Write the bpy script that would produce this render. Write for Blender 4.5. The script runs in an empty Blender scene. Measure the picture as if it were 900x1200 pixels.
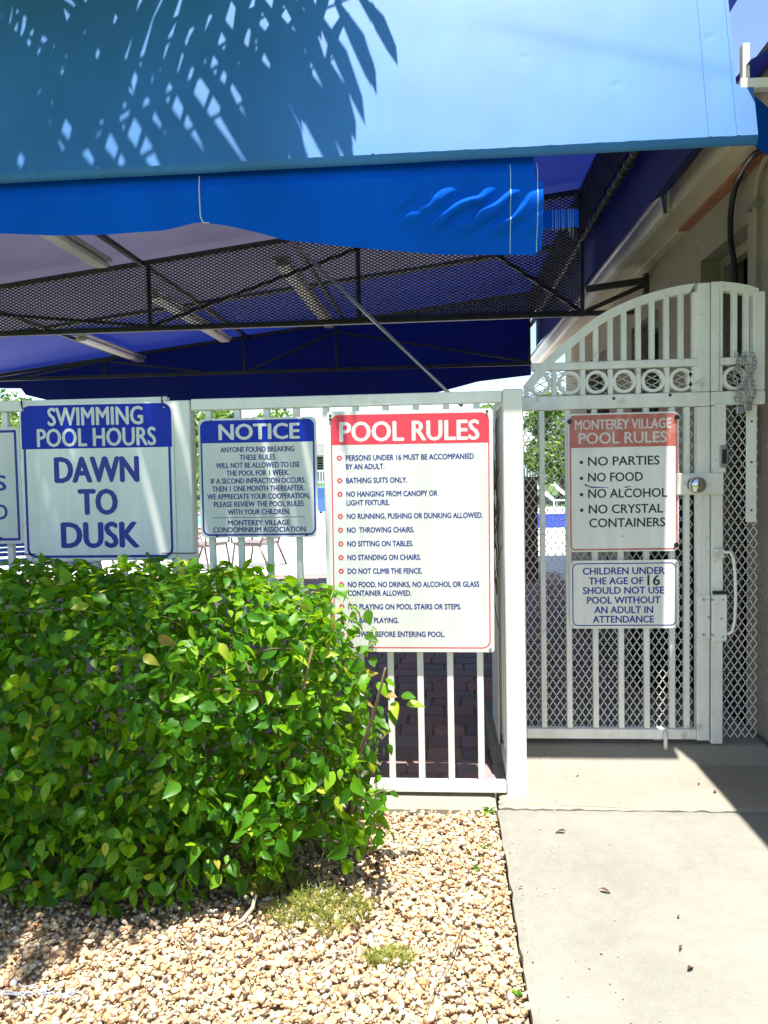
import bpy, bmesh, math, random
import numpy as np
from mathutils import Vector, Matrix, noise
R = random.Random(7)
sc = bpy.context.scene
C = sc.collection
PI = math.pi

# ------------------------------------------------------------------ camera
EYE = 1.24; FPX = 900.0
PITCH = math.atan(45/900); ROLL = 0.020; YAW = math.atan(900/11750)
fw = Vector((-math.sin(YAW)*math.cos(PITCH), math.cos(YAW)*math.cos(PITCH), -math.sin(PITCH)))
r0 = Vector((math.cos(YAW), math.sin(YAW), 0)); u0 = r0.cross(fw)
cr, sr = math.cos(ROLL), math.sin(ROLL)
rt = r0*cr - u0*sr; up = u0*cr + r0*sr
cam = bpy.data.objects.new('camera', bpy.data.cameras.new('camera')); C.objects.link(cam)
cam.matrix_world = Matrix(((rt.x, up.x, -fw.x, 0), (rt.y, up.y, -fw.y, 0), (rt.z, up.z, -fw.z, EYE), (0, 0, 0, 1)))
cam.data.sensor_fit = 'VERTICAL'; cam.data.sensor_height = 36; cam.data.sensor_width = 36
cam.data.lens = 36*900/1200; cam.data.clip_end = 3000; cam.data.clip_start = 0.05
sc.camera = cam
# ------------------------------------------------------------------ light
SUN = Vector((0.10, -0.538, 2.33)).normalized()      # towards the sun
w = bpy.data.worlds.new('World'); sc.world = w; w.use_nodes = True
nt = w.node_tree; bg = nt.nodes['Background']
sky = nt.nodes.new('ShaderNodeTexSky'); sky.sky_type = 'NISHITA'; sky.sun_disc = False
sky.sun_elevation = math.asin(SUN.z); sky.sun_rotation = math.atan2(SUN.x, SUN.y)
sky.air_density = 1.0; sky.dust_density = 0.6; sky.ozone_density = 1.0
nt.links.new(sky.outputs[0], bg.inputs[0]); bg.inputs[1].default_value = 0.10
sl = bpy.data.lights.new('sun', 'SUN'); sl.energy = 5.0; sl.angle = math.radians(0.5); sl.color = (1, .965, .9)
so = bpy.data.objects.new('sun', sl); C.objects.link(so)
so.rotation_euler = (-SUN).to_track_quat('-Z', 'Y').to_euler(); so.location = (2, -5, 12)
sc.view_settings.view_transform = 'Standard'; sc.view_settings.look = 'None'
sc.view_settings.exposure = 1.42; sc.view_settings.gamma = 1

def ray(x, y):
    return (fw*FPX + rt*(x-450) - up*(y-600))/FPX
def atY(x, y, Y): d = ray(x, y); t = Y/d.y; return Vector((d.x*t, Y, EYE+d.z*t))
def atX(x, y, X): d = ray(x, y); t = X/d.x; return Vector((X, d.y*t, EYE+d.z*t))
def atZ(x, y, Z): d = ray(x, y); t = (Z-EYE)/d.z; return Vector((d.x*t, d.y*t, Z))

# ------------------------------------------------------------------ helpers
class MB:
    def __init__(s): s.v = []; s.f = []; s.sm = []
    def add(s, vs, fs, smooth=False):
        n = len(s.v); s.v += [tuple(v) for v in vs]; s.f += [tuple(i+n for i in f) for f in fs]; s.sm += [smooth]*len(fs); return s
    def box(s, x0, x1, y0, y1, z0, z1, ch=0.0):
        if ch <= 0:
            return s.add([(x0,y0,z0),(x1,y0,z0),(x1,y1,z0),(x0,y1,z0),(x0,y0,z1),(x1,y0,z1),(x1,y1,z1),(x0,y1,z1)],
                  [(0,3,2,1),(4,5,6,7),(0,1,5,4),(1,2,6,5),(2,3,7,6),(3,0,4,7)])
        bm = bmesh.new(); bmesh.ops.create_cube(bm, size=1)
        for v in bm.verts: v.co = Vector(((x0+x1)/2+v.co.x*(x1-x0), (y0+y1)/2+v.co.y*(y1-y0), (z0+z1)/2+v.co.z*(z1-z0)))
        bmesh.ops.bevel(bm, geom=bm.edges[:], offset=ch, segments=1, affect='EDGES')
        s.bm(bm); return s
    def bm(s, bm, smooth=False):
        bm.verts.index_update(); s.add([v.co[:] for v in bm.verts], [[v.index for v in f.verts] for f in bm.faces], smooth); bm.free(); return s
    def tube(s, pts, r, n=8, caps=True):
        pts = [Vector(p) for p in pts]; rs = r if isinstance(r, (list, tuple)) else [r]*len(pts)
        vs = []; up_ = None
        for i, p in enumerate(pts):
            t = (pts[min(i+1, len(pts)-1)]-pts[max(i-1, 0)]).normalized()
            if up_ is None: up_ = t.orthogonal().normalized()
            else:
                up_ = (up_-t*up_.dot(t))
                up_ = up_.normalized() if up_.length > 1e-5 else t.orthogonal().normalized()
            b = t.cross(up_)
            for k in range(n):
                a = 2*PI*k/n; vs.append(p+(up_*math.cos(a)+b*math.sin(a))*rs[i])
        fs = []
        for i in range(len(pts)-1):
            for k in range(n):
                fs.append((i*n+k, i*n+(k+1) % n, (i+1)*n+(k+1) % n, (i+1)*n+k))
        if caps: fs += [tuple(range(n-1, -1, -1)), tuple((len(pts)-1)*n+k for k in range(n))]
        return s.add(vs, fs, True)
    def bar(s, a, b, wx, wy, side=(0, 1, 0)):
        """square bar from a to b; wy measured along 'side'"""
        a, b = Vector(a), Vector(b); t = (b-a).normalized(); sd = Vector(side); sd = (sd-t*sd.dot(t)).normalized(); o = t.cross(sd)
        vs = [p+o*i*wx/2+sd*j*wy/2 for p in (a, b) for i, j in ((-1,-1),(1,-1),(1,1),(-1,1))]
        return s.add(vs, [(0,3,2,1),(4,5,6,7),(0,1,5,4),(1,2,6,5),(2,3,7,6),(3,0,4,7)])
    def ring(s, c, ro, ri, y0, y1, n=28):
        vs = []
        for k in range(n):
            a = 2*PI*k/n
            for (r_, y) in ((ro,y0),(ro,y1),(ri,y1),(ri,y0)): vs.append((c[0]+r_*math.cos(a), y, c[1]+r_*math.sin(a)))
        fs = []
        for k in range(n):
            m = (k+1) % n
            for j in range(4): fs.append((k*4+j, k*4+(j+1) % 4, m*4+(j+1) % 4, m*4+j))
        return s.add(vs, fs)
    def prismxz(s, poly, y0, y1):
        n = len(poly); vs = [(x, y0, z) for x, z in poly]+[(x, y1, z) for x, z in poly]
        fs = [tuple(range(n)), tuple(range(2*n-1, n-1, -1))]+[(i, n+i, n+(i+1) % n, (i+1) % n) for i in range(n)]
        return s.add(vs, fs)
    def mesh(s, name, off=(0, 0, 0)):
        m = bpy.data.meshes.new(name); o = off
        m.from_pydata([(v[0]-o[0], v[1]-o[1], v[2]-o[2]) for v in s.v], [], s.f); m.update()
        m.polygons.foreach_set('use_smooth', s.sm)
        return m

ORG = {}
def root_of(p):
    while p.parent: p = p.parent
    return p
def part(name, mb, mat, parent, label=None, kind=None, recalc=False):
    m = mb.mesh(name, ORG.get(root_of(parent).name, (0, 0, 0)) if parent else (0, 0, 0)) if isinstance(mb, MB) else mb
    if recalc:
        bm = bmesh.new(); bm.from_mesh(m); bmesh.ops.recalc_face_normals(bm, faces=bm.faces); bm.to_mesh(m); bm.free()
    m.materials.clear(); m.materials.append(mat)
    o = bpy.data.objects.new(name, m); C.objects.link(o)
    if parent: o.parent = parent
    if label: o['label'] = label
    if kind: o['kind'] = kind
    return o
def thing(name, label, cat, loc, group=None, kind=None):
    o = bpy.data.objects.new(name, None); C.objects.link(o); o.location = loc; o.empty_display_size = .1
    o['label'] = label; o['category'] = cat
    if group: o['group'] = group
    if kind: o['kind'] = kind
    ORG[o.name] = tuple(loc)
    return o
def single(name, mb, mat, label, cat, base, group=None, kind=None, recalc=False):
    m = mb.mesh(name, base)
    if recalc:
        bm = bmesh.new(); bm.from_mesh(m); bmesh.ops.recalc_face_normals(bm, faces=bm.faces); bm.to_mesh(m); bm.free()
    m.materials.append(mat); o = bpy.data.objects.new(name, m); C.objects.link(o); o.location = base
    o['label'] = label; o['category'] = cat
    if group: o['group'] = group
    if kind: o['kind'] = kind
    ORG[o.name] = tuple(base)
    return o
def struct(name, mb, mat, label=None, recalc=False):
    m = mb.mesh(name) if isinstance(mb, MB) else mb
    if recalc:
        bm = bmesh.new(); bm.from_mesh(m); bmesh.ops.recalc_face_normals(bm, faces=bm.faces); bm.to_mesh(m); bm.free()
    m.materials.append(mat); o = bpy.data.objects.new(name, m); C.objects.link(o); o['kind'] = 'structure'
    if label: o['label'] = label
    return o

# ------------------------------------------------------------------ materials
def nodes(name):
    m = bpy.data.materials.new(name); m.use_nodes = True; n = m.node_tree; b = n.nodes['Principled BSDF']; return m, n, b
def inp(b, k, v):
    if k in b.inputs: b.inputs[k].default_value = v
def noise_n(n, scale, det=4, rough=.6, vec=None, dist=0):
    t = n.nodes.new('ShaderNodeTexNoise'); t.inputs['Scale'].default_value = scale; t.inputs['Detail'].default_value = det
    t.inputs['Roughness'].default_value = rough; t.inputs['Distortion'].default_value = dist
    if vec: n.links.new(vec, t.inputs['Vector'])
    return t
def ramp(n, fac, stops):
    r = n.nodes.new('ShaderNodeValToRGB'); e = r.color_ramp.elements
    while len(e) < len(stops): e.new(0.5)
    for i, (p, c) in enumerate(stops): e[i].position = p; e[i].color = (*c, 1) if len(c) == 3 else c
    n.links.new(fac, r.inputs[0]); return r
def mixc(n, fac, a, b, mode='MIX'):
    m = n.nodes.new('ShaderNodeMix'); m.data_type = 'RGBA'; m.blend_type = mode
    for s, x in ((0, fac), (6, a), (7, b)):
        if hasattr(x, 'links'): n.links.new(x, m.inputs[s])
        elif s == 0: m.inputs[0].default_value = x
        else: m.inputs[s].default_value = (*x, 1)
    return m.outputs[2]
def bump(n, b, h, strength=.3, dist=.01):
    u = n.nodes.new('ShaderNodeBump'); u.inputs['Strength'].default_value = strength; u.inputs['Distance'].default_value = dist
    n.links.new(h, u.inputs['Height']); n.links.new(u.outputs[0], b.inputs['Normal']); return u
def pos(n):
    return n.nodes.new('ShaderNodeNewGeometry').outputs['Position']
def streaks(n, p, c, lo=.86, sx=14, sz=1.1):
    mp = n.nodes.new('ShaderNodeMapping'); mp.inputs['Scale'].default_value = (sx, sx, sz); n.links.new(p, mp.inputs['Vector'])
    t = noise_n(n, 1.0, 5, .65, mp.outputs[0]); r = ramp(n, t.outputs[0], [(.35, (1,1,1)), (.72, (lo, lo*.985, lo*.95))])
    return mixc(n, 1.0, c, r.outputs[0], 'MULTIPLY')
def simple(name, col, rough=.5, metal=0, var=.12, scale=8, bs=.1, bscale=60, spec=.5, dirt=None, dirt_scale=5, dirt_lo=.62, dirt_hi=.75, streak=None):
    m, n, b = nodes(name); p = pos(n)
    t = noise_n(n, scale, 5, .6, p)
    c1 = tuple(max(0, c*(1-var)) for c in col); c2 = tuple(min(1, c*(1+var)) for c in col)
    out = ramp(n, t.outputs[0], [(.3, c1), (.7, c2)]).outputs[0]
    if dirt:
        d = noise_n(n, dirt_scale, 8, .75, p, .4)
        f = ramp(n, d.outputs[0], [(dirt_lo, (0,0,0)), (dirt_hi, (1,1,1))])
        out = mixc(n, f.outputs[0], out, dirt)
    if streak: out = streaks(n, p, out, streak)
    n.links.new(out, b.inputs['Base Color'])
    inp(b, 'Roughness', rough); inp(b, 'Metallic', metal); inp(b, 'Specular IOR Level', spec)
    if bs: bump(n, b, noise_n(n, bscale, 3, .6, p).outputs[0], bs, .004)
    return m
M = {}
M['white'] = simple('white_painted_metal', (.84, .84, .79), .42, var=.05, bs=.15, bscale=25, streak=.88, dirt=(.50, .44, .33), dirt_scale=7, dirt_lo=.60, dirt_hi=.80)
M['gate'] = simple('aged_white_paint', (.87, .87, .81), .45, var=.07, bs=.2, bscale=30, streak=.84, dirt=(.36, .30, .22), dirt_scale=9, dirt_lo=.59, dirt_hi=.76)
M['gatemesh'] = simple('dull_white_mesh', (.66, .65, .60), .5, var=.12, bs=0, dirt=(.34, .27, .2), dirt_scale=12, dirt_lo=.58, dirt_hi=.7)
M['dark'] = simple('weathered_dark_steel', (.06, .052, .05), .55, .3, var=.35, scale=14, bs=.3, dirt=(.14, .08, .04), dirt_scale=10)
M['mesh'] = simple('dark_expanded_metal', (.05, .042, .042), .5, .3, var=.3, bs=0)
M['steel'] = simple('galvanised_steel', (.42, .42, .43), .35, .8, var=.15)
M['chrome'] = simple('worn_chrome', (.6, .6, .6), .18, 1, var=.05)
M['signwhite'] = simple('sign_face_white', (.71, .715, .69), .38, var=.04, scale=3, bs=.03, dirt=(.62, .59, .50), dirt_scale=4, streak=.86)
M['shadewhite'] = simple('shade_lifted_sign_white', (.88, .88, .84), .42, var=.04, scale=3, bs=.03, dirt=(.70, .65, .54), dirt_scale=4, streak=.84)  # same sign white brightened to offset the shade on these signs
M['blue'] = simple('sign_blue', (.003, .025, .40), .45, var=.08, bs=.02, spec=.25)
M['navyink'] = simple('navy_ink', (.012, .022, .20), .4, var=.05, bs=0)
M['blueink'] = simple('blue_ink', (.006, .025, .30), .4, var=.05, bs=0)
M['red'] = simple('sign_red', (.66, .045, .075), .35, var=.05, bs=.02)
M['oldred'] = simple('faded_sign_red', (.55, .15, .12), .45, var=.18, scale=12, bs=.02, dirt=(.60, .28, .24), dirt_scale=14, dirt_lo=.5, dirt_hi=.6)
M['black'] = simple('black_plastic', (.015, .015, .017), .4, var=.1)
M['blackink'] = simple('black_ink', (.02, .02, .022), .4, var=.1, bs=0)
M['cord'] = simple('white_cord', (.6, .6, .58), .7)
M['twig'] = simple('dry_twig', (.13, .085, .05), .85, var=.3, scale=30)
M['root'] = simple('pale_root', (.36, .29, .21), .85, var=.25, scale=30)
M['stem'] = simple('shrub_stem', (.16, .11, .06), .85, var=.3, scale=20)
M['soffit'] = simple('beige_soffit', (.66, .58, .42), .6, var=.08, scale=3, bs=.1, dirt=(.50, .42, .30), dirt_scale=3)
M['gutter'] = simple('white_gutter', (.80, .75, .66), .4, var=.06, dirt=(.6, .5, .4), dirt_scale=4)
M['trim'] = simple('brown_wood_trim', (.40, .15, .055), .7, var=.3, scale=9, bs=.5, dirt=(.20, .10, .06), dirt_scale=7, dirt_lo=.58, dirt_hi=.68)
M['tube_light'] = simple('lamp_diffuser', (.74, .68, .62), .4, var=.06, bs=0)
M['door'] = simple('dull_grey_paint', (.20, .20, .19), .5, var=.1)
M['glass_dark'] = simple('dark_window_glass', (.012, .013, .015), .08, var=.1, bs=0)
M['cabinet'] = simple('near_black_fill', (.012, .010, .010), .6, var=.3)  # near black paints in the darkness behind the gate and doorway
M['roofing'] = simple('grey_shingles', (.16, .155, .15), .9, var=.2, scale=2)
M['farwall'] = simple('pale_house_wall', (.34, .36, .34), .8, var=.1)
M['farwhite'] = simple('far_white_paint', (.8, .8, .78), .5, var=.03, bs=0)
M['bluecloth'] = simple('blue_sling', (.06, .16, .42), .7)
M['lightblue'] = simple('pale_blue_strap', (.35, .55, .7), .6)
M['strap'] = simple('taupe_vinyl_strap', (.28, .24, .22), .5)
M['chairframe'] = simple('bronze_chair_frame', (.16, .12, .10), .45, .3)
M['trunk'] = simple('palm_trunk', (.17, .135, .10), .9, var=.35, scale=20, bs=.8, bscale=30)
M['deadleaf'] = simple('dead_leaf', (.07, .032, .018), .8, var=.4, scale=40)
M['tile'] = simple('blue_pool_tile', (.02, .06, .5), .2, var=.4, scale=12)
M['pinkbrick'] = simple('dark_red_brick', (.16, .075, .06), .85, var=.35, scale=12)

def fabric(name, col, transl=0., tcol=(.3,.3,.4), rough=.75, sheen=0., weave=True, fade=None):
    m, n, b = nodes(name); p = pos(n)
    t = noise_n(n, 2.2, 5, .6, p)
    out = ramp(n, t.outputs[0], [(.25, tuple(c*.86 for c in col)), (.75, tuple(min(1, c*1.12) for c in col))]).outputs[0]
    out = streaks(n, p, out, .84, 5, 1.0)
    n.links.new(out, b.inputs['Base Color']); inp(b, 'Roughness', rough); inp(b, 'Sheen Weight', sheen); inp(b, 'Sheen Roughness', .45); inp(b, 'Specular IOR Level', .05 if rough > .8 else .5)
    h = noise_n(n, 2.0, 2, .4, p)
    add = n.nodes.new('ShaderNodeMath'); add.operation = 'ADD'
    wv = noise_n(n, 420, 2, .5, p); mu = n.nodes.new('ShaderNodeMath'); mu.operation = 'MULTIPLY'; mu.inputs[1].default_value = .03
    n.links.new(wv.outputs[0], mu.inputs[0]); n.links.new(h.outputs[0], add.inputs[0]); n.links.new(mu.outputs[0], add.inputs[1])
    bump(n, b, add.outputs[0], .35, .010)
    if transl:
        tr = n.nodes.new('ShaderNodeBsdfTranslucent'); mx = n.nodes.new('ShaderNodeMixShader')
        rr = ramp(n, noise_n(n, .9, 4, .6, p).outputs[0], [(.3, tuple(c*.8 for c in tcol)), (.7, tuple(c*1.15 for c in tcol))])
        n.links.new(rr.outputs[0], tr.inputs[0]); mx.inputs[0].default_value = transl
        n.links.new(b.outputs[0], mx.inputs[1]); n.links.new(tr.outputs[0], mx.inputs[2])
        n.links.new(mx.outputs[0], n.nodes['Material Output'].inputs[0])
    return m
M['valance'] = fabric('sky_blue_canvas', (.022, .165, .46), rough=.6, sheen=.16)
M['flap'] = fabric('bright_blue_canvas', (.002, .105, .66), rough=.85, transl=.12, tcol=(.0, .12, .8))
M['roof_fabric'] = fabric('faded_canvas_roof', (.06, .065, .15), transl=.45, tcol=(.066, .062, .095))
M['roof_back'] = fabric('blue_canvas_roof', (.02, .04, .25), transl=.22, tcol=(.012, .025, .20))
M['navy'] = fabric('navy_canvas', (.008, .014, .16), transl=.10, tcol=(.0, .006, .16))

def leafmat(name, stops, tr=.35, tcol=(.25, .45, .03)):
    m, n, b = nodes(name)
    g = n.nodes.new('ShaderNodeNewGeometry'); oi = n.nodes.new('ShaderNodeObjectInfo')
    a = n.nodes.new('ShaderNodeMath'); a.operation = 'ADD'; n.links.new(g.outputs['Random Per Island'], a.inputs[0]); n.links.new(oi.outputs['Random'], a.inputs[1])
    f = n.nodes.new('ShaderNodeMath'); f.operation = 'FRACT'; n.links.new(a.outputs[0], f.inputs[0])
    rp = ramp(n, f.outputs[0], stops)
    sp = noise_n(n, 60, 3, .6, g.outputs['Position'])
    col = mixc(n, .35, rp.outputs[0], ramp(n, sp.outputs[0], [(.3, (.6,.6,.6)), (.7, (1.3,1.3,1.2))]).outputs[0], 'MULTIPLY')
    n.links.new(col, b.inputs['Base Color']); inp(b, 'Roughness', .42); inp(b, 'Specular IOR Level', .3)
    bump(n, b, sp.outputs[0], .25, .003)
    t = n.nodes.new('ShaderNodeBsdfTranslucent'); mx = n.nodes.new('ShaderNodeMixShader'); mx.inputs[0].default_value = tr
    tc = mixc(n, .6, col, tcol); n.links.new(tc, t.inputs[0])
    n.links.new(b.outputs[0], mx.inputs[1]); n.links.new(t.outputs[0], mx.inputs[2]); n.links.new(mx.outputs[0], n.nodes['Material Output'].inputs[0])
    return m
M['leaf'] = leafmat('hedge_leaf', [(0, (.014, .078, .004)), (.4, (.035, .145, .005)), (.74, (.09, .26, .006)), (.92, (.20, .38, .012)), (.98, (.40, .44, .04)), (1, (.30, .18, .05))], .42, (.38, .66, .006))
M['palmleaf'] = leafmat('palm_leaf', [(0, (.05, .11, .02)), (.6, (.10, .19, .03)), (1, (.22, .28, .05))], .3)
M['darkleaf'] = leafmat('far_leaf', [(0, (.05, .11, .015)), (.6, (.11, .20, .025)), (1, (.22, .32, .04))], .3)
M['fern'] = leafmat('fern_needles', [(0, (.12, .17, .03)), (.6, (.26, .32, .05)), (1, (.42, .38, .10))], .3, (.5, .5, .08))

# concrete
def concrete(name, col, dk=.75):
    m, n, b = nodes(name); p = pos(n)
    t = noise_n(n, 1.6, 6, .65, p); t2 = noise_n(n, 22, 6, .7, p)
    c = ramp(n, t.outputs[0], [(.3, tuple(x*.80 for x in col)), (.7, tuple(x*1.12 for x in col))]).outputs[0]
    c = mixc(n, .55, c, ramp(n, t2.outputs[0], [(.3, (.82,.81,.78)), (.62, (1.03,1.03,1.02))]).outputs[0], 'MULTIPLY')
    d = noise_n(n, 6, 8, .8, p, .6)
    c = mixc(n, ramp(n, d.outputs[0], [(.56, (0,0,0)), (.72, (.7,.7,.7))]).outputs[0], c, tuple(x*.72 for x in col))
    d2 = noise_n(n, 17, 8, .85, p, 1.2)
    c = mixc(n, ramp(n, d2.outputs[0], [(.66 if dk > .5 else .585, (0,0,0)), (.72 if dk > .5 else .66, (.75,.75,.75))]).outputs[0], c, tuple(x*dk for x in col))
    vo = n.nodes.new('ShaderNodeTexVoronoi'); vo.inputs['Scale'].default_value = 70; n.links.new(p, vo.inputs['Vector'])
    c = mixc(n, ramp(n, vo.outputs['Distance'], [(.10, (.6,.6,.6)), (.24, (0,0,0))]).outputs[0], c, tuple(min(1, x*1.30) for x in col))
    sp = noise_n(n, 120, 2, .5, p)
    c = mixc(n, ramp(n, sp.outputs[0], [(.68, (0,0,0)), (.74, (.6,.6,.6))]).outputs[0], c, tuple(x*.55 for x in col))
    n.links.new(c, b.inputs['Base Color']); inp(b, 'Roughness', .85)
    bump(n, b, t2.outputs[0], .35, .004); return m
M['concrete'] = concrete('sun_bleached_concrete', (.222, .214, .182))
M['apron'] = concrete('stained_concrete', (.265, .242, .195), .30)
M['deck'] = concrete('white_pool_deck', (.62, .61, .58))
def stucco(name, col):
    m, n, b = nodes(name); p = pos(n)
    t = noise_n(n, 2, 5, .6, p); t2 = noise_n(n, 38, 5, .7, p)
    c = ramp(n, t.outputs[0], [(.3, tuple(x*.8 for x in col)), (.7, tuple(x*1.15 for x in col))]).outputs[0]
    c = mixc(n, ramp(n, t2.outputs[0], [(.60, (0,0,0)), (.66, (.8,.8,.8))]).outputs[0], c, tuple(min(1, x*1.6) for x in col))
    n.links.new(c, b.inputs['Base Color']); inp(b, 'Roughness', .92); bump(n, b, t2.outputs[0], .9, .012); return m
M['stucco'] = stucco('beige_stucco', (.37, .305, .23))
def islandmat(name, stops, rough=.7, sc_=60, bs=.3):
    m, n, b = nodes(name); g = n.nodes.new('ShaderNodeNewGeometry'); oi = n.nodes.new('ShaderNodeObjectInfo')
    a = n.nodes.new('ShaderNodeMath'); a.operation = 'ADD'; n.links.new(g.outputs['Random Per Island'], a.inputs[0]); n.links.new(oi.outputs['Random'], a.inputs[1])
    f = n.nodes.new('ShaderNodeMath'); f.operation = 'FRACT'; n.links.new(a.outputs[0], f.inputs[0])
    rp = ramp(n, f.outputs[0], stops); t = noise_n(n, sc_, 5, .7, g.outputs['Position'])
    c = mixc(n, .7, rp.outputs[0], ramp(n, t.outputs[0], [(.3, (.7,.66,.62)), (.7, (1.15,1.15,1.15))]).outputs[0], 'MULTIPLY')
    n.links.new(c, b.inputs['Base Color']); inp(b, 'Roughness', rough); bump(n, b, t.outputs[0], bs, .003); return m
M['pebble'] = islandmat('river_pebbles', [(0, (0.64,0.54,0.39)), (.18, (0.60,0.43,0.24)), (.34, (0.50,0.31,0.14)), (.48, (0.62,0.48,0.30)), (.62, (0.66,0.57,0.43)), (.74, (.40,.19,.08)), (.84, (0.58,0.41,0.23)), (.91, (.20,.11,.07)), (1, (.70,.68,.62))], .6)
M['paver'] = islandmat('red_grey_pavers', [(0, (.20,.14,.135)), (.3, (.38,.20,.165)), (.6, (.26,.21,.21)), (.85, (.44,.23,.18)), (1, (.29,.24,.23))], .8, 25, .6)
M['soil'] = simple('sandy_soil', (.34, .26, .17), .95, var=.35, scale=25, bs=.8)
M['grass'] = simple('lawn', (.07, .13, .03), .95, var=.35, scale=3, bs=.6)
m, n, b = nodes('pool_water'); inp(b, 'Base Color', (.25, .62, .72, 1)); inp(b, 'Roughness', .05)
bump(n, b, noise_n(n, 6, 3, .5, pos(n)).outputs[0], .3, .03); M['water'] = m

# ------------------------------------------------------------------ ground
YF = 2.90   # fence plane (front faces)
g = MB(); g.add([(-600,-300,-.12),(600,-300,-.12),(600,26,-.12),(-600,26,-.12),(-600,42,.75),(600,42,.75),(600,1500,.8),(-600,1500,.8)], [(0,1,2,3),(3,2,5,4),(4,5,6,7)])
struct('ground', g, M['grass'], 'green lawn around the pool')
s = MB(); s.box(-14, 14, 7.9, 26.5, -.11, -.008); struct('pool_deck', s, M['deck'], 'sun bleached white deck round the pool')
s = MB(); s.box(-16, -6.2, 18.2, 24.5, -.05, .004); s2 = MB()
struct('pool_water', s, M['water'], 'pale blue swimming pool water')
# paver bed (pieces below)
s = MB(); s.box(-7, 1.36, 2.972, 9.6, -.06, -.012); bed = struct('paver_floor', s, M['soil'], 'grey and red paver floor under the canopy')
# gravel bed base
s = MB(); s.box(-4, .18, .2, 2.81, -.10, -.035); gbed = struct('gravel_bed', s, M['soil'], 'soil under the loose pebbles')
# walkway slab
def slab(x0, x1, y0, y1, z0, z1, seed, nx=60, ny=60, mat=None, name='walkway', label=None, edge=.004):
    mb = MB(); vs = []; 
    for j in range(ny+1):
        for i in range(nx+1):
            x = x0+(x1-x0)*i/nx; y = y0+(y1-y0)*j/ny
            if i == 0: x += edge*1.6*noise.noise(Vector((seed, y*14, 0)))+edge*noise.noise(Vector((seed, y*45, 3)))
            if j == 0: y += edge*noise.noise(Vector((x*20, seed, 0)))
            e = 0
            if i == 0 or j == 0 or j == ny or i == nx: e = -.006+.004*noise.noise(Vector((x*30, y*30, 2)))
            vs.append((x, y, z1+(.058*max(0, min(1, (y-3.22)/.08)) if name == 'concrete_apron' else 0)+.002*noise.noise(Vector((x*3, y*3, seed)))+e))
    fs = [(j*(nx+1)+i, j*(nx+1)+i+1, (j+1)*(nx+1)+i+1, (j+1)*(nx+1)+i) for j in range(ny) for i in range(nx)]
    k = len(vs); N = nx+1
    rim = [i for i in range(N)]+[j*N+nx for j in range(1, ny+1)]+[ny*N+i for i in range(nx-1, -1, -1)]+[j*N for j in range(ny-1, 0, -1)]
    for q in rim: vs.append((vs[q][0], vs[q][1], z0))
    for a in range(len(rim)): 
        b_ = (a+1) % len(rim); fs.append((rim[a], k+a, k+b_, rim[b_]))
    mb.add(vs, fs); return struct(name, mb, mat or M['concrete'], label)
slab(.185, 1.36, .2, 2.795, -.1, .0, 1.3, label='pale concrete walkway leading to the gate')
slab(.192, 1.36, 2.800, 3.60, -.1, .003, 5.1, mat=M['apron'], name='concrete_apron', label='stained concrete apron at the gate', edge=.012)
slab(-4, .183, 2.80, 2.966, -.1, -.004, 9.7, mat=M['apron'], name='fence_curb', label='low concrete curb under the fence', edge=.012, nx=200, ny=6)
struct('gate_threshold', MB().box(.20, 1.36, 3.604, 3.95, -.1, .055), M['apron'], 'shaded concrete just inside the gate')

# thin crack on the walkway
cm = MB(); pts = []
for i in range(60):
    t = i/59; q = atZ(585+175*t, 941+6*t, .004)
    pts.append((q.x, q.y+.004*noise.noise(Vector((t*12, 0, 0))), .0042))
for i in range(59):
    a, b_ = pts[i], pts[i+1]; ww = .0022*(1.1-i/59)
    cm.add([(a[0], a[1]-ww, a[2]), (b_[0], b_[1]-ww, b_[2]), (b_[0], b_[1]+ww, b_[2]), (a[0], a[1]+ww, a[2])], [(0,1,2,3)])
ck = part('crack', cm, M['soil'], bpy.data.objects['walkway'])

# ---- pebbles (numpy, one mesh)
def ico():
    bm = bmesh.new(); bmesh.ops.create_icosphere(bm, subdivisions=2, radius=1)
    v = np.array([v.co[:] for v in bm.verts]); f = np.array([[x.index for x in fc.verts] for fc in bm.faces]); bm.free(); return v, f
def np_mesh(name, V, Fc, smooth=True):
    m = bpy.data.meshes.new(name); nv, nf, k = len(V), len(Fc), Fc.shape[1]
    m.vertices.add(nv); m.vertices.foreach_set('co', V.astype(np.float32).ravel())
    m.loops.add(nf*k); m.loops.foreach_set('vertex_index', Fc.astype(np.int32).ravel())
    m.polygons.add(nf); m.polygons.foreach_set('loop_start', np.arange(0, nf*k, k, dtype=np.int32)); m.polygons.foreach_set('loop_total', np.full(nf, k, dtype=np.int32))
    m.polygons.foreach_set('use_smooth', np.full(nf, smooth)); m.update(calc_edges=True); m.validate(); return m
rng = np.random.default_rng(4)
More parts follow.
